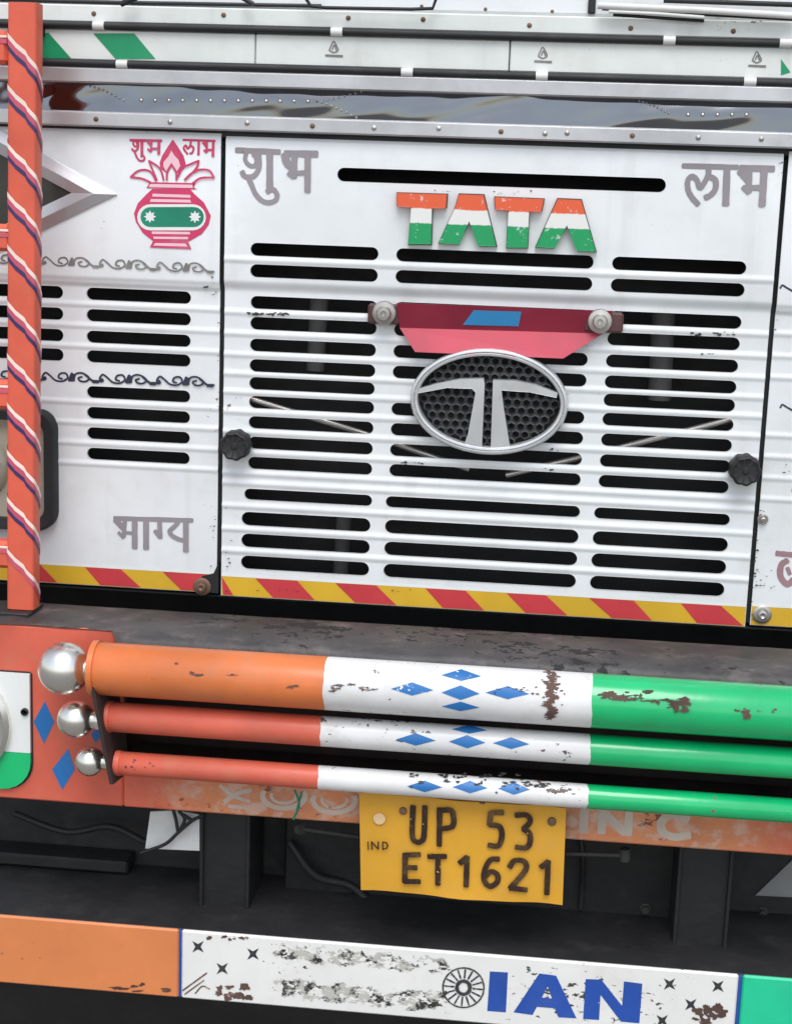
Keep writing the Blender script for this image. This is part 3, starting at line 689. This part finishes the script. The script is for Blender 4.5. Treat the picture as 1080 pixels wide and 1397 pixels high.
# ------------------------------------------------------------------ orange headlight guard: wrapped vertical tube and cross bars
def guard(s):
    pt, pb_ = px(35, 4, -.12), px(32, 824, -.12)
    xt, xb, ztop, zbot = pt[0], pb_[0], 2.018, 1.030
    if s > 0: xt, xb = -xt, -xb
    hw_, hd = .0238, .019; n = 40
    def sec(th, g=0):           # rounded-square section
        ct_, st_ = math.cos(th), math.sin(th); e = .30
        return (math.copysign(abs(ct_)**e, ct_)*(hw_+g), math.copysign(abs(st_)**e, st_)*(hd+g))
    def pos(th, z, g=0):
        u = (z-zbot)/(ztop-zbot); x, y = sec(th, g); return (xb+(xt-xb)*u+x, -.12+y, z)
    v = []; f = []
    for z in (zbot, zbot+.001, ztop-.001, ztop):
        for k in range(n): v.append(pos(2*math.pi*k/n, z))
    for r in range(3):
        for k in range(n): f.append((r*n+k, r*n+(k+1) % n, (r+1)*n+(k+1) % n, (r+1)*n+k))
    f += [tuple(range(n)), tuple(3*n+k for k in range(n))]
    g = obj('headlight_guard', v, f, coral, truck, True, 50); g['label'] = 'orange guard post wrapped in diagonal cream and violet tape'
    # two-start helix of tape; arc length drives the drop so the bands run straight on each face
    S = 160; th_ = [2*math.pi*k/S for k in range(S+1)]; pts = [sec(a) for a in th_]; L = [0]
    for k in range(S): L.append(L[-1]+math.hypot(pts[k+1][0]-pts[k][0], pts[k+1][1]-pts[k][1]))
    per = L[-1]; slope = 2*.0835/per
    def arc(a):
        j = a/(2*math.pi)*S; q = math.floor(j); base = math.floor(q/S)*per; q0 = q % S; return base+L[q0]+(L[q0+1]-L[q0])*(j-q)
    def tape(z_start, off, wd, mat, gg):
        mb = MB(); vv = []; ff = []; K = 80
        for k in range(K+1):
            a = math.pi*.9+math.pi*2*k/K*.62          # across the left, front and right faces
            z = z_start-off-(arc(a)-arc(math.pi))*slope
            vv += [pos(a, z, gg), pos(a, z-wd, gg)]
        ff = [(2*k, 2*k+1, 2*k+3, 2*k+2) for k in range(K)]
        if min(p[2] for p in vv) > zbot+.002 and max(p[2] for p in vv) < ztop-.002:
            mb.add(vv, ff).build('tape_band', mat, g, True, 50)
    zz_ = px(15, 38, -.14)[2]+.012; k = 0
    while zz_ > zbot:
        j = random.uniform(-.006, .006)
        tape(zz_+j, 0, .0082, tapewhite, .0011); tape(zz_+j, .0079, .0105, tapepink, .0009); tape(zz_+j, .0180, .0085, tapeviolet, .0007)
        zz_ -= .0835; k += 1
    # cross bars running outwards from the post
    for (ya, yb) in ((42, 88), (305, 342), (517, 556), (735, 772)):
        za, zb = px(5, ya, -.115)[2], px(5, yb, -.115)[2]
        xa = xb+(xt-xb)*.5; x0, x1 = (xa-.34, xa-.018) if s < 0 else (xa+.018, xa+.34)
        MB().bbox((x0, -.135, zb), (x1, -.105, za), .006).build('cross_bar', coral, g)
        MB().bbox((x0, -.1365, za-.012), (x1 if s < 0 else x1, -.1345, za-.008), .0005).build('tape_band', tapewhite, g)
        MB().bbox((x0, -.1362, za-.021), (x1, -.1345, za-.014), .0005).build('tape_band', tapepink, g)
    xe = xb-.36 if s < 0 else xb+.36
    MB().bbox((xe-.022, -.138, zbot), (xe+.022, -.102, ztop), .008).build('outer_post', coral, g)
    for xx in (xb, xe):
        MB().bbox((xx-.05, -.16, 1.021), (xx+.022, -.08, 1.029), .002).build('foot_plate', blackp, g)
    for za in (1.99,):
        MB().bbox((xb-.012, -.104, za-.012), (xb+.012, .004, za+.012), .002).build('mounting_stub', blackp, g)
guard(-1); guard(1)

# ------------------------------------------------------------------ bumper
YB, ZL, ZLIP = -.20, 1.0215, .714
XR = .575                                     # recess half width
bm = MB()
bm.bbox((-1.16, YB, ZLIP), (-XR, YB+.012, ZL-.001), .003)
bumper = bm.build('bumper', salmon); bumper['label'] = 'salmon painted steel bumper with worn grey top'
MB().bbox((XR, YB, ZLIP), (1.16, YB+.012, ZL-.001), .003).build('end_plate', salmon, bumper)
MB().bbox((-XR+.0005, YB, ZLIP), (XR-.0005, YB+.012, .79), .003).build('lower_lip', lip, bumper)
MB().box((-1.15, YB+.013, ZLIP+.003), (1.15, YB+.075, ZLIP+.008)).build('lip_flange', blackp, bumper)
rb = paint('rusty_recess', (.035, .022, .02), .7, .4, .5, (.10, .055, .045))  # mottled dark brown for the recess and tube brackets
MB().box((-XR-.02, -.105, .76), (XR+.02, -.095, ZL-.006)).build('recess_plate', rb, bumper)
MB().bbox((-XR, -.18, .792), (XR, -.106, .797), .001).build('recess_floor', rb, bumper)
# top ledge: bent worn sheet
v = []; f = []; nx = 90; prof = [(-.235, ZL-.030), (-.232, ZL-.008), (-.222, ZL), (-.17, ZL+.002), (-.12, ZL+.001), (-.075, ZL-.001), (-.045, ZL-.004), (-.040, ZL-.05)]
rng = random.Random(3)
for i in range(nx+1):
    x = -1.16+2.32*i/nx
    for k, (y, z) in enumerate(prof):
        if abs(x) > XR and k < 3: y = YB-.001; z = ZL-.0005+.0002*k
        v.append((x, y+rng.uniform(-.0012, .0012), z+(rng.uniform(-.002, .002) if 1 < k < 6 else 0)))
n = len(prof)
for i in range(nx):
    for k in range(n-1): a = i*n+k; f.append((a, a+n, a+n+1, a+1))
obj('top_ledge', v, f, ledgem, bumper, True, 60)
# faded lettering on the lip
def lipmarks(lst, mat, nm): strokes(nm, lst, (0, 0), 1., YB-.0006, mat, bumper)
fade = paint('faded_white_lettering', (.60, .50, .42), .5, .2, .7, (.48, .25, .15), .55, (.34, .14, .08), 60)
for L in ([([(797,1106),(795,1134)],12)], [([(822,1108),(820,1136)],11), ([(824,1108),(852,1137)],11), ([(858,1110),(856,1139)],11)], [([(938,1118),(918,1112),(903,1120),(903,1134),(918,1142),(940,1140)],11)]):
    lipmarks(L, fade, 'faded_letter')
for cx, cy in ((387, 1086), (456, 1092)):
    lipmarks([([(cx+29*math.cos(a), cy+17*math.sin(a)) for a in np.linspace(-.3, math.pi+.35, 15)], 7)], fade, 'faded_ring')
    lipmarks([([(cx+17*math.cos(a), cy+10*math.sin(a)) for a in np.linspace(-.3, math.pi+.3, 12)], 4)], fade, 'faded_ring')
lipmarks([([(300,1072),(318,1086),(340,1094)],5), ([(306,1094),(322,1084),(342,1078)],6), ([(312,1100),(336,1102)],5)], fade, 'faded_leaf')
lipmarks([([(402,1078),(408,1098),(400,1118)],3), ([(412,1080),(405,1105)],2.4)], stickgreen, 'faded_leaf')
# blue lozenges on the end plate
for q in ([(61,957),(74,985),(60,1015),(46,985)], [(93,1022),(102,1050),(85,1078),(71,1050)], [(132,992),(140,1003),(130,1014),(124,1002)]):
    poly_px('blue_lozenge', q, YB-.0007, blue, bumper)
# fog lamp pods, white above and green below
def fog(s):
    a, c = px(41, 918, YB-.004), px(41, 1078, YB-.004); x1 = a[0]; x0 = x1-.26; z1, zb = a[2]-.002, c[2]
    if s > 0: x0, x1 = -x1, -x0
    o_ = rrect(x0, x1, zb, z1, .012, 4)
    r_ = .042; o_ = []
    for cx, cz, a0, r_ in ((x1-.05, zb+.05, -90, .05), (x1-.006, z1-.006, 0, .006), (x0+.006, z1-.006, 90, .006), (x0+.05, zb+.05, 180, .05)):
        for k in range(7):
            an = math.radians(a0+90*k/6); o_.append((cx+r_*math.cos(an), cz+r_*math.sin(an)))
    ln = MB().prism([(x*1.0+(.0025 if x > (x0+x1)/2 else -.0025), z+(.0025 if z > (zb+z1)/2 else -.0025)) for x, z in o_], YB-.002, YB+.001).build('fog_lamp', rubber)
    ln['label'] = 'white and green painted fog lamp pod in the salmon bumper'
    zc = px(20, 1024, YB)[2]
    zcut = zc
    up = [p for p in o_ if p[1] > zcut]; dn = [p for p in o_ if p[1] <= zcut]
    up = [(x1, zcut), (x1, z1), (x0, z1), (x0, zcut)]
    MB().prism(up, YB-.008, YB-.001).build('white_cover', stickwhite, ln)
    dn = [(x0, zcut-.0006)]+[p for p in o_[21:28]][0:0]+[p for p in reversed(o_[21:28])][0:0]+o_[21:28]+o_[0:7]+[(x1, zcut-.0006)]
    MB().prism(dn, YB-.008, YB-.001).build('green_cover', green, ln)
    cx = (x0+x1)/2-.0; cz = px(5, 990, YB)[2]
    MB().lathe([(.098, .002), (.098, -.014), (.090, -.02), (.08, -.016), (.05, -.022), (.001, -.026)], (cx, YB-.004, cz+.004), 'Y', 36).build('lamp_lens', ballchrome, ln, True, 40)
    e = px(33, 972, YB-.012); ex = e[0] if s < 0 else -e[0]
    MB().lathe([(.0065, .006), (.0065, -.002), (.0045, -.003), (.0035, .002), (.0005, .002)], (ex, YB-.01, e[2]), 'Y', 14).build('rubber_grommet', rubber, ln, True)
fog(-1); fog(1)

# guard tubes: orange, white, green, with chrome ball ends
TUBES = [(-.278, .980, .0425, 132, 441, 808, 88, 912, .0425), (-.268, .8965, .0245, 150, 436, 805, 104, 981, .031), (-.264, .8165, .0195, 163, 433, 802, 123, 1039, .0245)]
def patch(qx, cyl, mat, name, parent, n=6, g=.0007):
    cy, cz, r = cyl; v = []; f = []
    for i in range(n+1):
        for j in range(n+1):
            u, w_ = i/n, j/n
            p = [qx[0][k]*(1-u)*(1-w_)+qx[1][k]*u*(1-w_)+qx[2][k]*u*w_+qx[3][k]*(1-u)*w_ for k in (0, 1)]
            v.append(tuple(pxcyl(p[0], p[1], cy, cz, r+g)))
    for i in range(n):
        for j in range(n): a = i*(n+1)+j; f.append((a, a+n+1, a+n+2, a+1))
    return obj(name, v, f, mat, parent, True, 60)
def blob(mb, cx, cy_, rx, ry, cyl, g=.0011, n=20):
    ph = [random.uniform(.25, 1.2) for _ in range(n)]
    P = [tuple(pxcyl(cx, cy_, *cyl[:2], cyl[2]+g))]+[tuple(pxcyl(cx+rx*ph[k]*math.cos(2*math.pi*k/n), cy_+ry*ph[k]*math.sin(2*math.pi*k/n), *cyl[:2], cyl[2]+g)) for k in range(n)]
    mb.add(P, [(0, 1+k, 1+(k+1) % n) for k in range(n)])
tubes = []
for ti, (cy, cz, r, xl, xo, xw, bx, by, br) in enumerate(TUBES):
    X0 = px(xl, by-10, cy)[0]; XO = pxcyl(xo, by+20, cy, cz, r)[0]; XG = pxcyl(xw, by+40, cy, cz, r)[0]; X1 = -X0
    n = 32; v = []; f = []; fm = []; xsn = [X0, X0+.004, XO, XG, X1-.004, X1]; rs = [r-.003, r, r, r, r, r-.003]
    for x, q in zip(xsn, rs):
        for k in range(n): a = 2*math.pi*k/n; v.append((x+(.0011*math.sin(2*a+ti)+.0007*math.sin(5*a+x*50)+random.uniform(-.0006, .0006) if x in (XO, XG) else 0), cy+q*math.cos(a), cz+q*math.sin(a)))
    for i in range(5):
        for k in range(n): f.append((i*n+k, i*n+(k+1) % n, (i+1)*n+(k+1) % n, (i+1)*n+k)); fm.append((0, 0, 1, 2, 2)[i])
    f += [tuple(range(n)), tuple(5*n+k for k in range(n))]; fm += [0, 2]
    om = orange if ti == 0 else salmon
    tb = obj('guard_tube', v, f, om, truck, True, 50, [om, tubewhite, green], fm); tubes.append(tb)
    tb['label'] = ('thickest top', 'middle', 'thinnest lowest')[ti]+' bumper tube painted orange, white and green'
    for s in (-1, 1):
        b_ = px(bx, by, cy); x = b_[0] if s < 0 else -b_[0]; vv = []; ff = []
        # ball with a short neck towards the tube
        prof = [(br*math.sin(a), -br*math.cos(a)) for a in np.linspace(.05, math.pi-.45, 20)]+[(br*.5, br*.97), (br*.5, abs(X0-b_[0])+.004)]
        MB().lathe([(p, q if s < 0 else -q) for p, q in prof], (x, cy, b_[2]), 'X', 32).build('chrome_ball', ballchrome, tb, True, 50)
        xr_ = X0 if s < 0 else X1
        MB().tube([(xr_-.006*(1 if s < 0 else -1), cy, cz), (xr_+.003*(1 if s < 0 else -1), cy, cz)], r*1.06, 28).build('end_ring', om if ti == 0 else salmon if s < 0 else green, tb, True, 40)
C1, C2, C3 = [(t_[0], t_[1], t_[2]) for t_ in TUBES]
def loz(cx, cy_, w_, h, cyl, par): return patch([(cx-w_, cy_), (cx, cy_-h), (cx+w_, cy_+.06*w_), (cx, cy_+h)], cyl, blue, 'blue_lozenge', par)
for q in ((562,940,29,9),(629,921,27,8),(628,945,26,10),(692,945,30,9),(628,964,26,6.5)): loz(*q, C1, tubes[0])
for q in ((567,1009,27,8.5),(640,995,24,6),(637,1012,25,9),(697,1014,25,8)): loz(*q, C2, tubes[1])
for q in ((579,1073,24,8),(641,1074,24,8.5),(701,1076,22,8.5)): loz(*q, C3, tubes[2])
# paint losses
random.seed(11)
mb = MB()
for k in range(26): blob(mb, 752+random.gauss(0, 2.5)+4*math.sin(k), 917+k*2.5, 6+3*random.random(), 3.5, C1, .0009+k*.00003)
for k in range(12): blob(mb, 742+random.uniform(-4, 34), 935+random.uniform(-12, 30), random.uniform(1.5, 4), random.uniform(.8, 1.8), C1, .0013+k*.00003)
for k in range(16): blob(mb, 452+random.uniform(0, 60), 937+random.uniform(-5, 6), random.uniform(2, 8), random.uniform(.6, 2), C1, .001+k*.00003)
for k in range(22): blob(mb, 825+random.uniform(0, 60), 946+random.uniform(-3, 9)+.13*0, random.uniform(3, 14), random.uniform(1.5, 3.6), C1, .001+k*.00003)
for k in range(14): blob(mb, 880+random.uniform(0, 60), 956+random.uniform(-4, 6), random.uniform(3, 12), random.uniform(1.5, 3.4), C1, .0014+k*.00003)
for k in range(9): blob(mb, 928+random.uniform(-10, 10), 964+random.uniform(-6, 6), random.uniform(5, 12), random.uniform(3, 5), C1, .0018+k*.00003)
for k in range(4): blob(mb, 1018, 971+k*2, 6, 5, C1, .001+k*.00003)
for k in range(8): blob(mb, random.uniform(975, 1060), 970+random.uniform(-3, 4), random.uniform(2, 6), random.uniform(.8, 2), C1, .0012+k*.00003)
for x, y in ((270, 921), (262, 918), (395, 938), (402, 936), (316, 921), (240, 905)):
    blob(mb, x, y, random.uniform(4, 10), random.uniform(1.2, 2.6), C1, .001)
for k in range(14): blob(mb, random.uniform(670, 735), 943+random.uniform(-7, 5), random.uniform(1, 5), random.uniform(.6, 1.6), C1, .0015+k*.00003)
mb.build('paint_loss', brown, tubes[0])['kind'] = 'stuff'
mb = MB()
for k in range(46): blob(mb, random.uniform(560, 720), 1052+random.uniform(0, 22)*random.random()+(14 if random.random() < .35 else 4), random.uniform(1.5, 6), random.uniform(.8, 2.4), C3, .001+k*.00002)
for k in range(8): blob(mb, 735+random.uniform(-12, 14), 1072+random.uniform(-3, 3), random.uniform(3, 8), random.uniform(1, 3), C3, .0012+k*.00002)
for k in range(8): blob(mb, random.uniform(170, 215), 1045+random.uniform(-8, 8), random.uniform(1, 3), random.uniform(.8, 1.6), C3, .0012+k*.00002)
mb.build('paint_loss', starm, tubes[2])['kind'] = 'stuff'
# end brackets: dark slanted plates the tubes pass through
for s in (-1, 1):
    xa, xb_ = px(136, 880, -.27)[0], px(157, 1085, -.27)[0]
    if s > 0: xa, xb_ = -xa, -xb_
    v = []
    for dx in (-.003, .003):
        for (x, y, z) in ((xb_, -.292, .79), (xb_, -.19, .775), (xa, -.19, 1.0), (xa, -.25, 1.005), (xa, -.316, .965)): v.append((x+dx, y, z))
    MB().add(v, [(0, 1, 2, 3, 4), (9, 8, 7, 6, 5)]+[(i, (i+1) % 5, (i+1) % 5+5, i+5) for i in range(5)]).build('tube_bracket', rb)

# ------------------------------------------------------------------ number plate
YP = -.238
cs = [px(490, 1082, YP), px(772, 1103, YP), px(767, 1236, YP), px(492, 1215, YP)]
nxp, nzp = 16, 8; v = []; f = []
def plate_y(u, w_): return YP+.0016*math.sin(u*7+.6)*w_*w_-.010*(w_-.5)*0+(.0015 if w_ > .9 else 0)*math.sin(u*9)
for back in (0, 1):
    for i in range(nxp+1):
        for j in range(nzp+1):
            u, w_ = i/nxp, j/nzp
            p = cs[0]*(1-u)*(1-w_)+cs[1]*u*(1-w_)+cs[2]*u*w_+cs[3]*(1-u)*w_
            zz2 = p[2]+(.0010*math.sin(u*9)+.0006*math.sin(u*23) if j in (0, nzp) else 0)
            v.append((p[0], plate_y(u, w_)+back*.0016, zz2))
M_ = (nxp+1)*(nzp+1)
for i in range(nxp):
    for j in range(nzp):
        a = i*(nzp+1)+j; f.append((a, a+nzp+1, a+nzp+2, a+1)); f.append((M_+a, M_+a+1, M_+a+nzp+2, M_+a+nzp+1))
for i in range(nxp):
    for j in (0, nzp): a = i*(nzp+1)+j; f.append((a, a+nzp+1, M_+a+nzp+1, M_+a))
for j in range(nzp):
    for i in (0, nxp): a = i*(nzp+1)+j; f.append((a, a+1, M_+a+1, M_+a))
plate = obj('number_plate', v, f, yellow, truck, True, 40); plate['label'] = 'yellow number plate with brown characters hanging from the bumper lip'
CH = {'U': [[(305,132),(302,262),(318,290),(338,290),(354,262),(358,132)]], 'P': [[(424,142),(422,308)], [(424,152),(472,150),(486,182),(480,222),(424,234)]],
      '5': [[(706,160),(652,162)], [(652,162),(646,215)], [(646,215),(690,222),(702,262),(686,308),(642,306)]], '3': [[(764,172),(812,172),(828,200),(798,234)], [(798,234),(826,256),(826,298),(806,318),(764,314)]],
      'E': [[(270,345),(268,472)], [(270,350),(335,348)], [(270,406),(320,407)], [(268,468),(335,469)]], 'T': [[(374,356),(452,356)], [(416,356),(416,482)]],
      '1': [[(514,386),(546,358)], [(546,358),(542,490)]], '6': [[(688,368),(650,372),(624,420),(624,465),(650,490),(682,468),(680,436),(652,424),(628,444)]],
      '2': [[(736,404),(756,376),(798,376),(812,404),(790,440),(738,498)], [(738,498),(812,506)]], 'I': [[(876,404),(908,378)], [(908,378),(902,525)]]}
for k, ss in CH.items():
    strokes('character', [(q, 23.5) for q in ss], (470, 1060), 3.273, YP-.0048, platechar, plate)
strokes('small_lettering', [([(122,325),(120,290)],6), ([(120,290),(150,324)],6), ([(150,324),(150,290)],6), ([(170,292),(170,325)],6), ([(170,325),(186,320),(193,308),(186,295),(170,292)],6), ([(104,290),(106,326)],5)], (470, 1060), 3.273, YP-.0048, platechar, plate, False)
for x, y, r, mt in ((260, 155, .0065, screwm), (925, 202, .0072, screwm), (615, 108, .006, screwm)):
    c = px(470+x/3.273, 1060+y/3.273, YP-.004); MB().lathe([(r, .006), (r, .001), (r*.7, -.0015), (r*.2, -.002)], c, 'Y', 12).build('screw', mt, plate, True)
c = px(470+155/3.273, 1060+188/3.273, YP-.0046)
MB().flat([(c[0]+.010*math.cos(a), c[1], c[2]+.010*math.sin(a)) for a in np.linspace(0, 2*math.pi, 13)[:-1]]).build('hologram_sticker', paint('worn_hologram', lin('#e6c596'), .4, .2, .4, (.6, .4, .2)), plate)
for x in (-.13, .13):
    MB().bbox((x-.012, YP+.004, .74), (x+.012, YB+.004, .77), .002).build('plate_hanger', blackp, plate)

# ------------------------------------------------------------------ lower bar with the lettering
YL = -.22; ZBT, ZBB = .5085, .383
xo1, xg1 = px(244, 1315, YL)[0], px(1007, 1370, YL)[0]
def barseg(nm, a, c, mt, par): return MB().bbox((a, YL, ZBB), (c, YL+.008, ZBT), .003).build(nm, mt, par)
m = barwhite
# the scuffed strip left by a removed word
t = m.node_tree; b = t.nodes['Principled BSDF']; co = coord(t); old = b.inputs['Base Color'].links[0].from_socket
sp = N(t, 'ShaderNodeSeparateXYZ'); t.links.new(co, sp.inputs[0])
sa, sb = px(380, 1290, YL), px(612, 1372, YL)
nz1 = mathn(t, 'MULTIPLY', mathn(t, 'SUBTRACT', noise(t, co, 28, 8, .75, None, (5, 2, 1)), .5), .055)
nx1 = mathn(t, 'MULTIPLY', mathn(t, 'SUBTRACT', noise(t, co, 18, 8, .75, None, (2, 7, 4)), .5), .16)
AX = {0: mathn(t, 'ADD', sp.outputs[0], nx1), 2: mathn(t, 'ADD', sp.outputs[2], nz1)}
def band(axis, a, c, soft): 
    return mathn(t, 'MULTIPLY', rampnode(t, AX[axis], a-soft, a+soft), rampnode(t, AX[axis], c+soft, c-soft))
zc_ = px(495, 1330, YL)[2]
ring_ = mathn(t, 'MULTIPLY', band(0, sa[0], sb[0], .003), mathn(t, 'MAXIMUM', band(2, zc_+.015, zc_+.040, .002), band(2, zc_-.054, zc_-.022, .002)))
sn = mathn(t, 'MULTIPLY', ring_, rampnode(t, noise(t, co, 48, 10, .74, (1, 1, 1.8)), .47, .485))
c2 = mix(t, sn, old, mix(t, rampnode(t, noise(t, co, 40, 8, .75, None, (9, 3, 5)), .44, .52), (.03, .028, .025), (.50, .49, .44)))
t.links.new(c2, b.inputs['Base Color'])
bar = barseg('lower_bar', xo1+.004, xg1-.003, barwhite, truck); bar['label'] = 'chipped lower bar with white lettered middle, orange and green ends'
barseg('orange_end', -1.1, xo1-.0005, barorange, bar); barseg('green_end', xg1+.0035, 1.1, bargreen, bar)
barseg('blue_divider', xo1, xo1+.0035, letterblue, bar); barseg('blue_divider', xg1-.0025, xg1+.003, letterblue, bar)
MB().bbox((-1.1, YL+.009, ZBT-.012), (1.1, YL+.249, ZBT-.002), .002).build('top_flange', greyp, bar)
MB().bbox((-1.1, YL+.009, ZBB+.002), (1.1, YL+.10, ZBB+.010), .002).build('bottom_flange', blackp, bar)
BO, BS = (590, 1260), 2.204
def bl(q, k=0): poly_px('letter', q, YL-.0006-.0002*k, letterblue, bar, BO, BS)
bl([(172,145),(226,148),(220,268),(164,264)])
bl([(320,152),(346,154),(346,190),(300,276),(243,268)]); bl([(344,154),(371,158),(432,286),(378,283),(346,190)], 1); bl([(312,222),(372,228),(384,257),(298,250)], 2)
bl([(460,168),(507,170),(500,291),(452,288)]); bl([(575,175),(630,182),(621,301),(566,296)]); bl([(470,170),(507,170),(608,298),(566,296)], 1)
def star4(x, y, r):
    return [(x+(r if k % 2 == 0 else r*.33)*math.cos(math.pi/4+k*math.pi/4), y+(r if k % 2 == 0 else r*.33)*math.sin(math.pi/4+k*math.pi/4)) for k in range(8)]
for x, y in ((270,1292),(303,1322),(345,1302),(913,1343),(979,1346),(942,1371),(903,1393)): poly_px('painted_star', star4(x, y, 11), YL-.0006, starm, bar)
fl = []
for k in range(16):
    a = 2*math.pi*k/16+.1; fl.append(([(632+13*math.cos(a), 1348+13*math.sin(a)), (632+26*math.cos(a), 1348+25*math.sin(a))], 2.2))
fl.append(([(632+28*math.cos(a), 1348+27*math.sin(a)) for a in np.linspace(0, 2*math.pi, 19)], 2)); fl.append(([(632+9*math.cos(a), 1348+9*math.sin(a)) for a in np.linspace(0, 2*math.pi, 12)], 5))
strokes('painted_wheel', fl, (0, 0), 1., YL-.0008, starm, bar, step=.00003, rough=.25)
strokes('scratch_lines', [([(249,1352),(282,1328)],2), ([(252,1357),(278,1338)],1.8), ([(266,1356),(276,1346),(286,1350)],1.8)], (0, 0), 1., YL-.0008, brown, bar)
random.seed(5); mb = MB()
def fb(cx, cy_, rx, ry, Y, n=12):
    ph = [random.uniform(.4, 1.15) for _ in range(n)]
    P = [tuple(px(cx, cy_, Y))]+[tuple(px(cx+rx*ph[k]*math.cos(2*math.pi*k/n), cy_+ry*ph[k]*math.sin(2*math.pi*k/n), Y)) for k in range(n)]
    mb.add(P, [(0, 1+k, 1+(k+1) % n) for k in range(n)])
yy = YL-.0009
for k in range(16): fb(320+random.uniform(-22, 20), 1352+random.uniform(-6, 10), random.uniform(3, 11), random.uniform(2, 6), yy-.00002*k)
for k in range(22): fb(968+random.uniform(-22, 18), 1380+random.uniform(-8, 16), random.uniform(3, 10), random.uniform(3, 7), yy-.00002*k)
for k in range(10): fb(random.uniform(280, 350), 1280+random.uniform(-3, 4), random.uniform(1.5, 5), random.uniform(1, 2.4), yy-.00002*k)
for k in range(8): fb(random.uniform(150, 235), 1347+random.uniform(-4, 6), random.uniform(3, 12), random.uniform(1, 3), yy-.00002*k)
mb.build('paint_loss', brown, bar)['kind'] = 'stuff'

rodm = paint('dusty_rod', (.045, .043, .041), .75, .4, .4, (.09, .08, .075))
# ------------------------------------------------------------------ chassis seen between bumper and lower bar
for (xa, xb_) in ((272, 340), (925, 1000)):
    a, c = px(xa, 1180, -.12)[0], px(xb_, 1180, -.12)[0]
    br_ = MB(); br_.bbox((a, -.12, ZBT-.004), (a+.006, .02, ZLIP+.05), .001); br_.bbox((c-.006, -.12, ZBT-.004), (c, .02, ZLIP+.05), .001); br_.box((a+.006, -.112, ZBT-.004), (c-.006, -.106, ZLIP+.05))
    br_.build('bumper_bracket', blackp)
cm = MB(); cm.bbox((-1.05, .03, .50), (1.05, .09, .66), .006); cm.build('crossmember', greyp)
MB().bbox((-1.0, .02, .665), (1.0, .12, .70), .004).build('crossmember_flange', blackp)
a, c = px(390, 1200, .0), px(920, 1230, .0)
MB().bbox((a[0], -.02, .50), (c[0], -.012, .70), .003).build('front_shield', blackp)
MB().bbox((-1.0, -.03, .512), (px(180, 1220, -.0)[0], .028, .535), .004).build('tow_beam', blackp)
def slab(name, pts, Y, mt, th=.004): return poly_px(name, pts, Y, mt, truck, th=th)
slab('daylight_patch', [(205,1108),(240,1106),(272,1112),(272,1161),(198,1158)], -.118, paint('white_bracket', (.78, .78, .77), .5, .1, .25))  # daylight in the gap under the bumper, painted as a white plate
slab('daylight_patch', [(1030,1222),(1095,1160),(1110,1226)], .026, paint('grey_bracket', (.30, .30, .30), .5, .2, .3))  # bright ground showing through, painted as a grey plate
for q in ([(192,1164),(225,1152),(243,1136),(262,1120),(278,1112)], [(243,1136),(240,1118),(236,1104)], [(246,1132),(252,1118),(244,1106)], [(262,1120),(250,1112)]):
    MB().tube([tuple(px(x, y, -.132)) for x, y in smoothline(q, 4)], .0032, 7).build('wire', rubber, truck, True, 60)
MB().tube([P_(407, 1131, -.15), P_(412, 1131, -.155)], .010, 12).build('plate_lamp', rodm, truck, True, 50)
MB().tube([P_(412, 1131, -.15), P_(490, 1142, -.15)], .004, 8).build('plate_rod', rodm, truck, True, 60)
MB().tube([P_(772, 1165, -.15), P_(850, 1167, -.15)], .004, 8).build('plate_rod', rodm, truck, True, 60)
MB().tube([P_(852, 1158, -.15), P_(852, 1174, -.15)], .009, 12).build('plate_lamp', rodm, truck, True, 50)
MB().add([(-1.05, -.10, ZBB+.001), (1.05, -.10, ZBB+.001), (1.05, .05, .06), (-1.05, .05, .06), (-1.05, -.094, ZBB+.001), (1.05, -.094, ZBB+.001), (1.05, .056, .06), (-1.05, .056, .06)], [(0, 1, 2, 3), (7, 6, 5, 4), (0, 4, 5, 1), (2, 6, 7, 3), (1, 5, 6, 2), (0, 3, 7, 4)]).build('ground_shade_plate', blackp)  # added dark plate standing in for shaded ground below the bar
for q, r_ in (([(395,1150),(430,1195),(480,1210),(520,1250)], .007), ([(20,1110),(90,1135),(150,1128),(200,1150)], .006), ([(790,1130),(795,1180),(792,1240)], .005)):
    MB().tube([tuple(px(x, y, -.035-.01*math.sin(i*.4))) for i, (x, y) in enumerate(smoothline(q, 6))], r_, 9).build('hose', rubber, truck, True, 60)
for x, y, Y in ((465,1225,-.022),(880,1240,-.022),(60,1190,.029),(150,1195,.029),(240,1190,.029),(1040,1245,.029)):
    c = px(x, y, Y); MB().lathe([(.011, .004), (.011, -.001), (.0075, -.002), (.0072, -.009), (.001, -.0095)], c, 'Y', 6).build('frame_bolt', rodm)
# underbody, wheels and load bed: unseen, added to shade what lies behind the bars
MB().box((-1.05, .25, .55), (1.05, 1.85, 1.0)).build('unseen_underbody', inner)
for s in (-1, 1):
    MB().bbox((s*.42-.05, -.02, .66), (s*.42+.05, 6.5, .70), .004).build('chassis_rail', blackp)
    for y in (1.0, 5.2):
        MB().lathe([(.28, -.14), (.46, -.13), (.50, -.09), (.50, .09), (.46, .13), (.28, .14)], (s*.92, y, .50), 'X', 40).build('wheel', rubber, truck, True, 40)
MB().bbox((-1.2, 2.05, .95), (1.2, 6.8, 1.1), .01).build('unseen_load_bed', blackp)
MB().bbox((-1.2, 2.05, 1.1), (1.2, 6.8, 2.6), .02).build('unseen_load_body', coral)
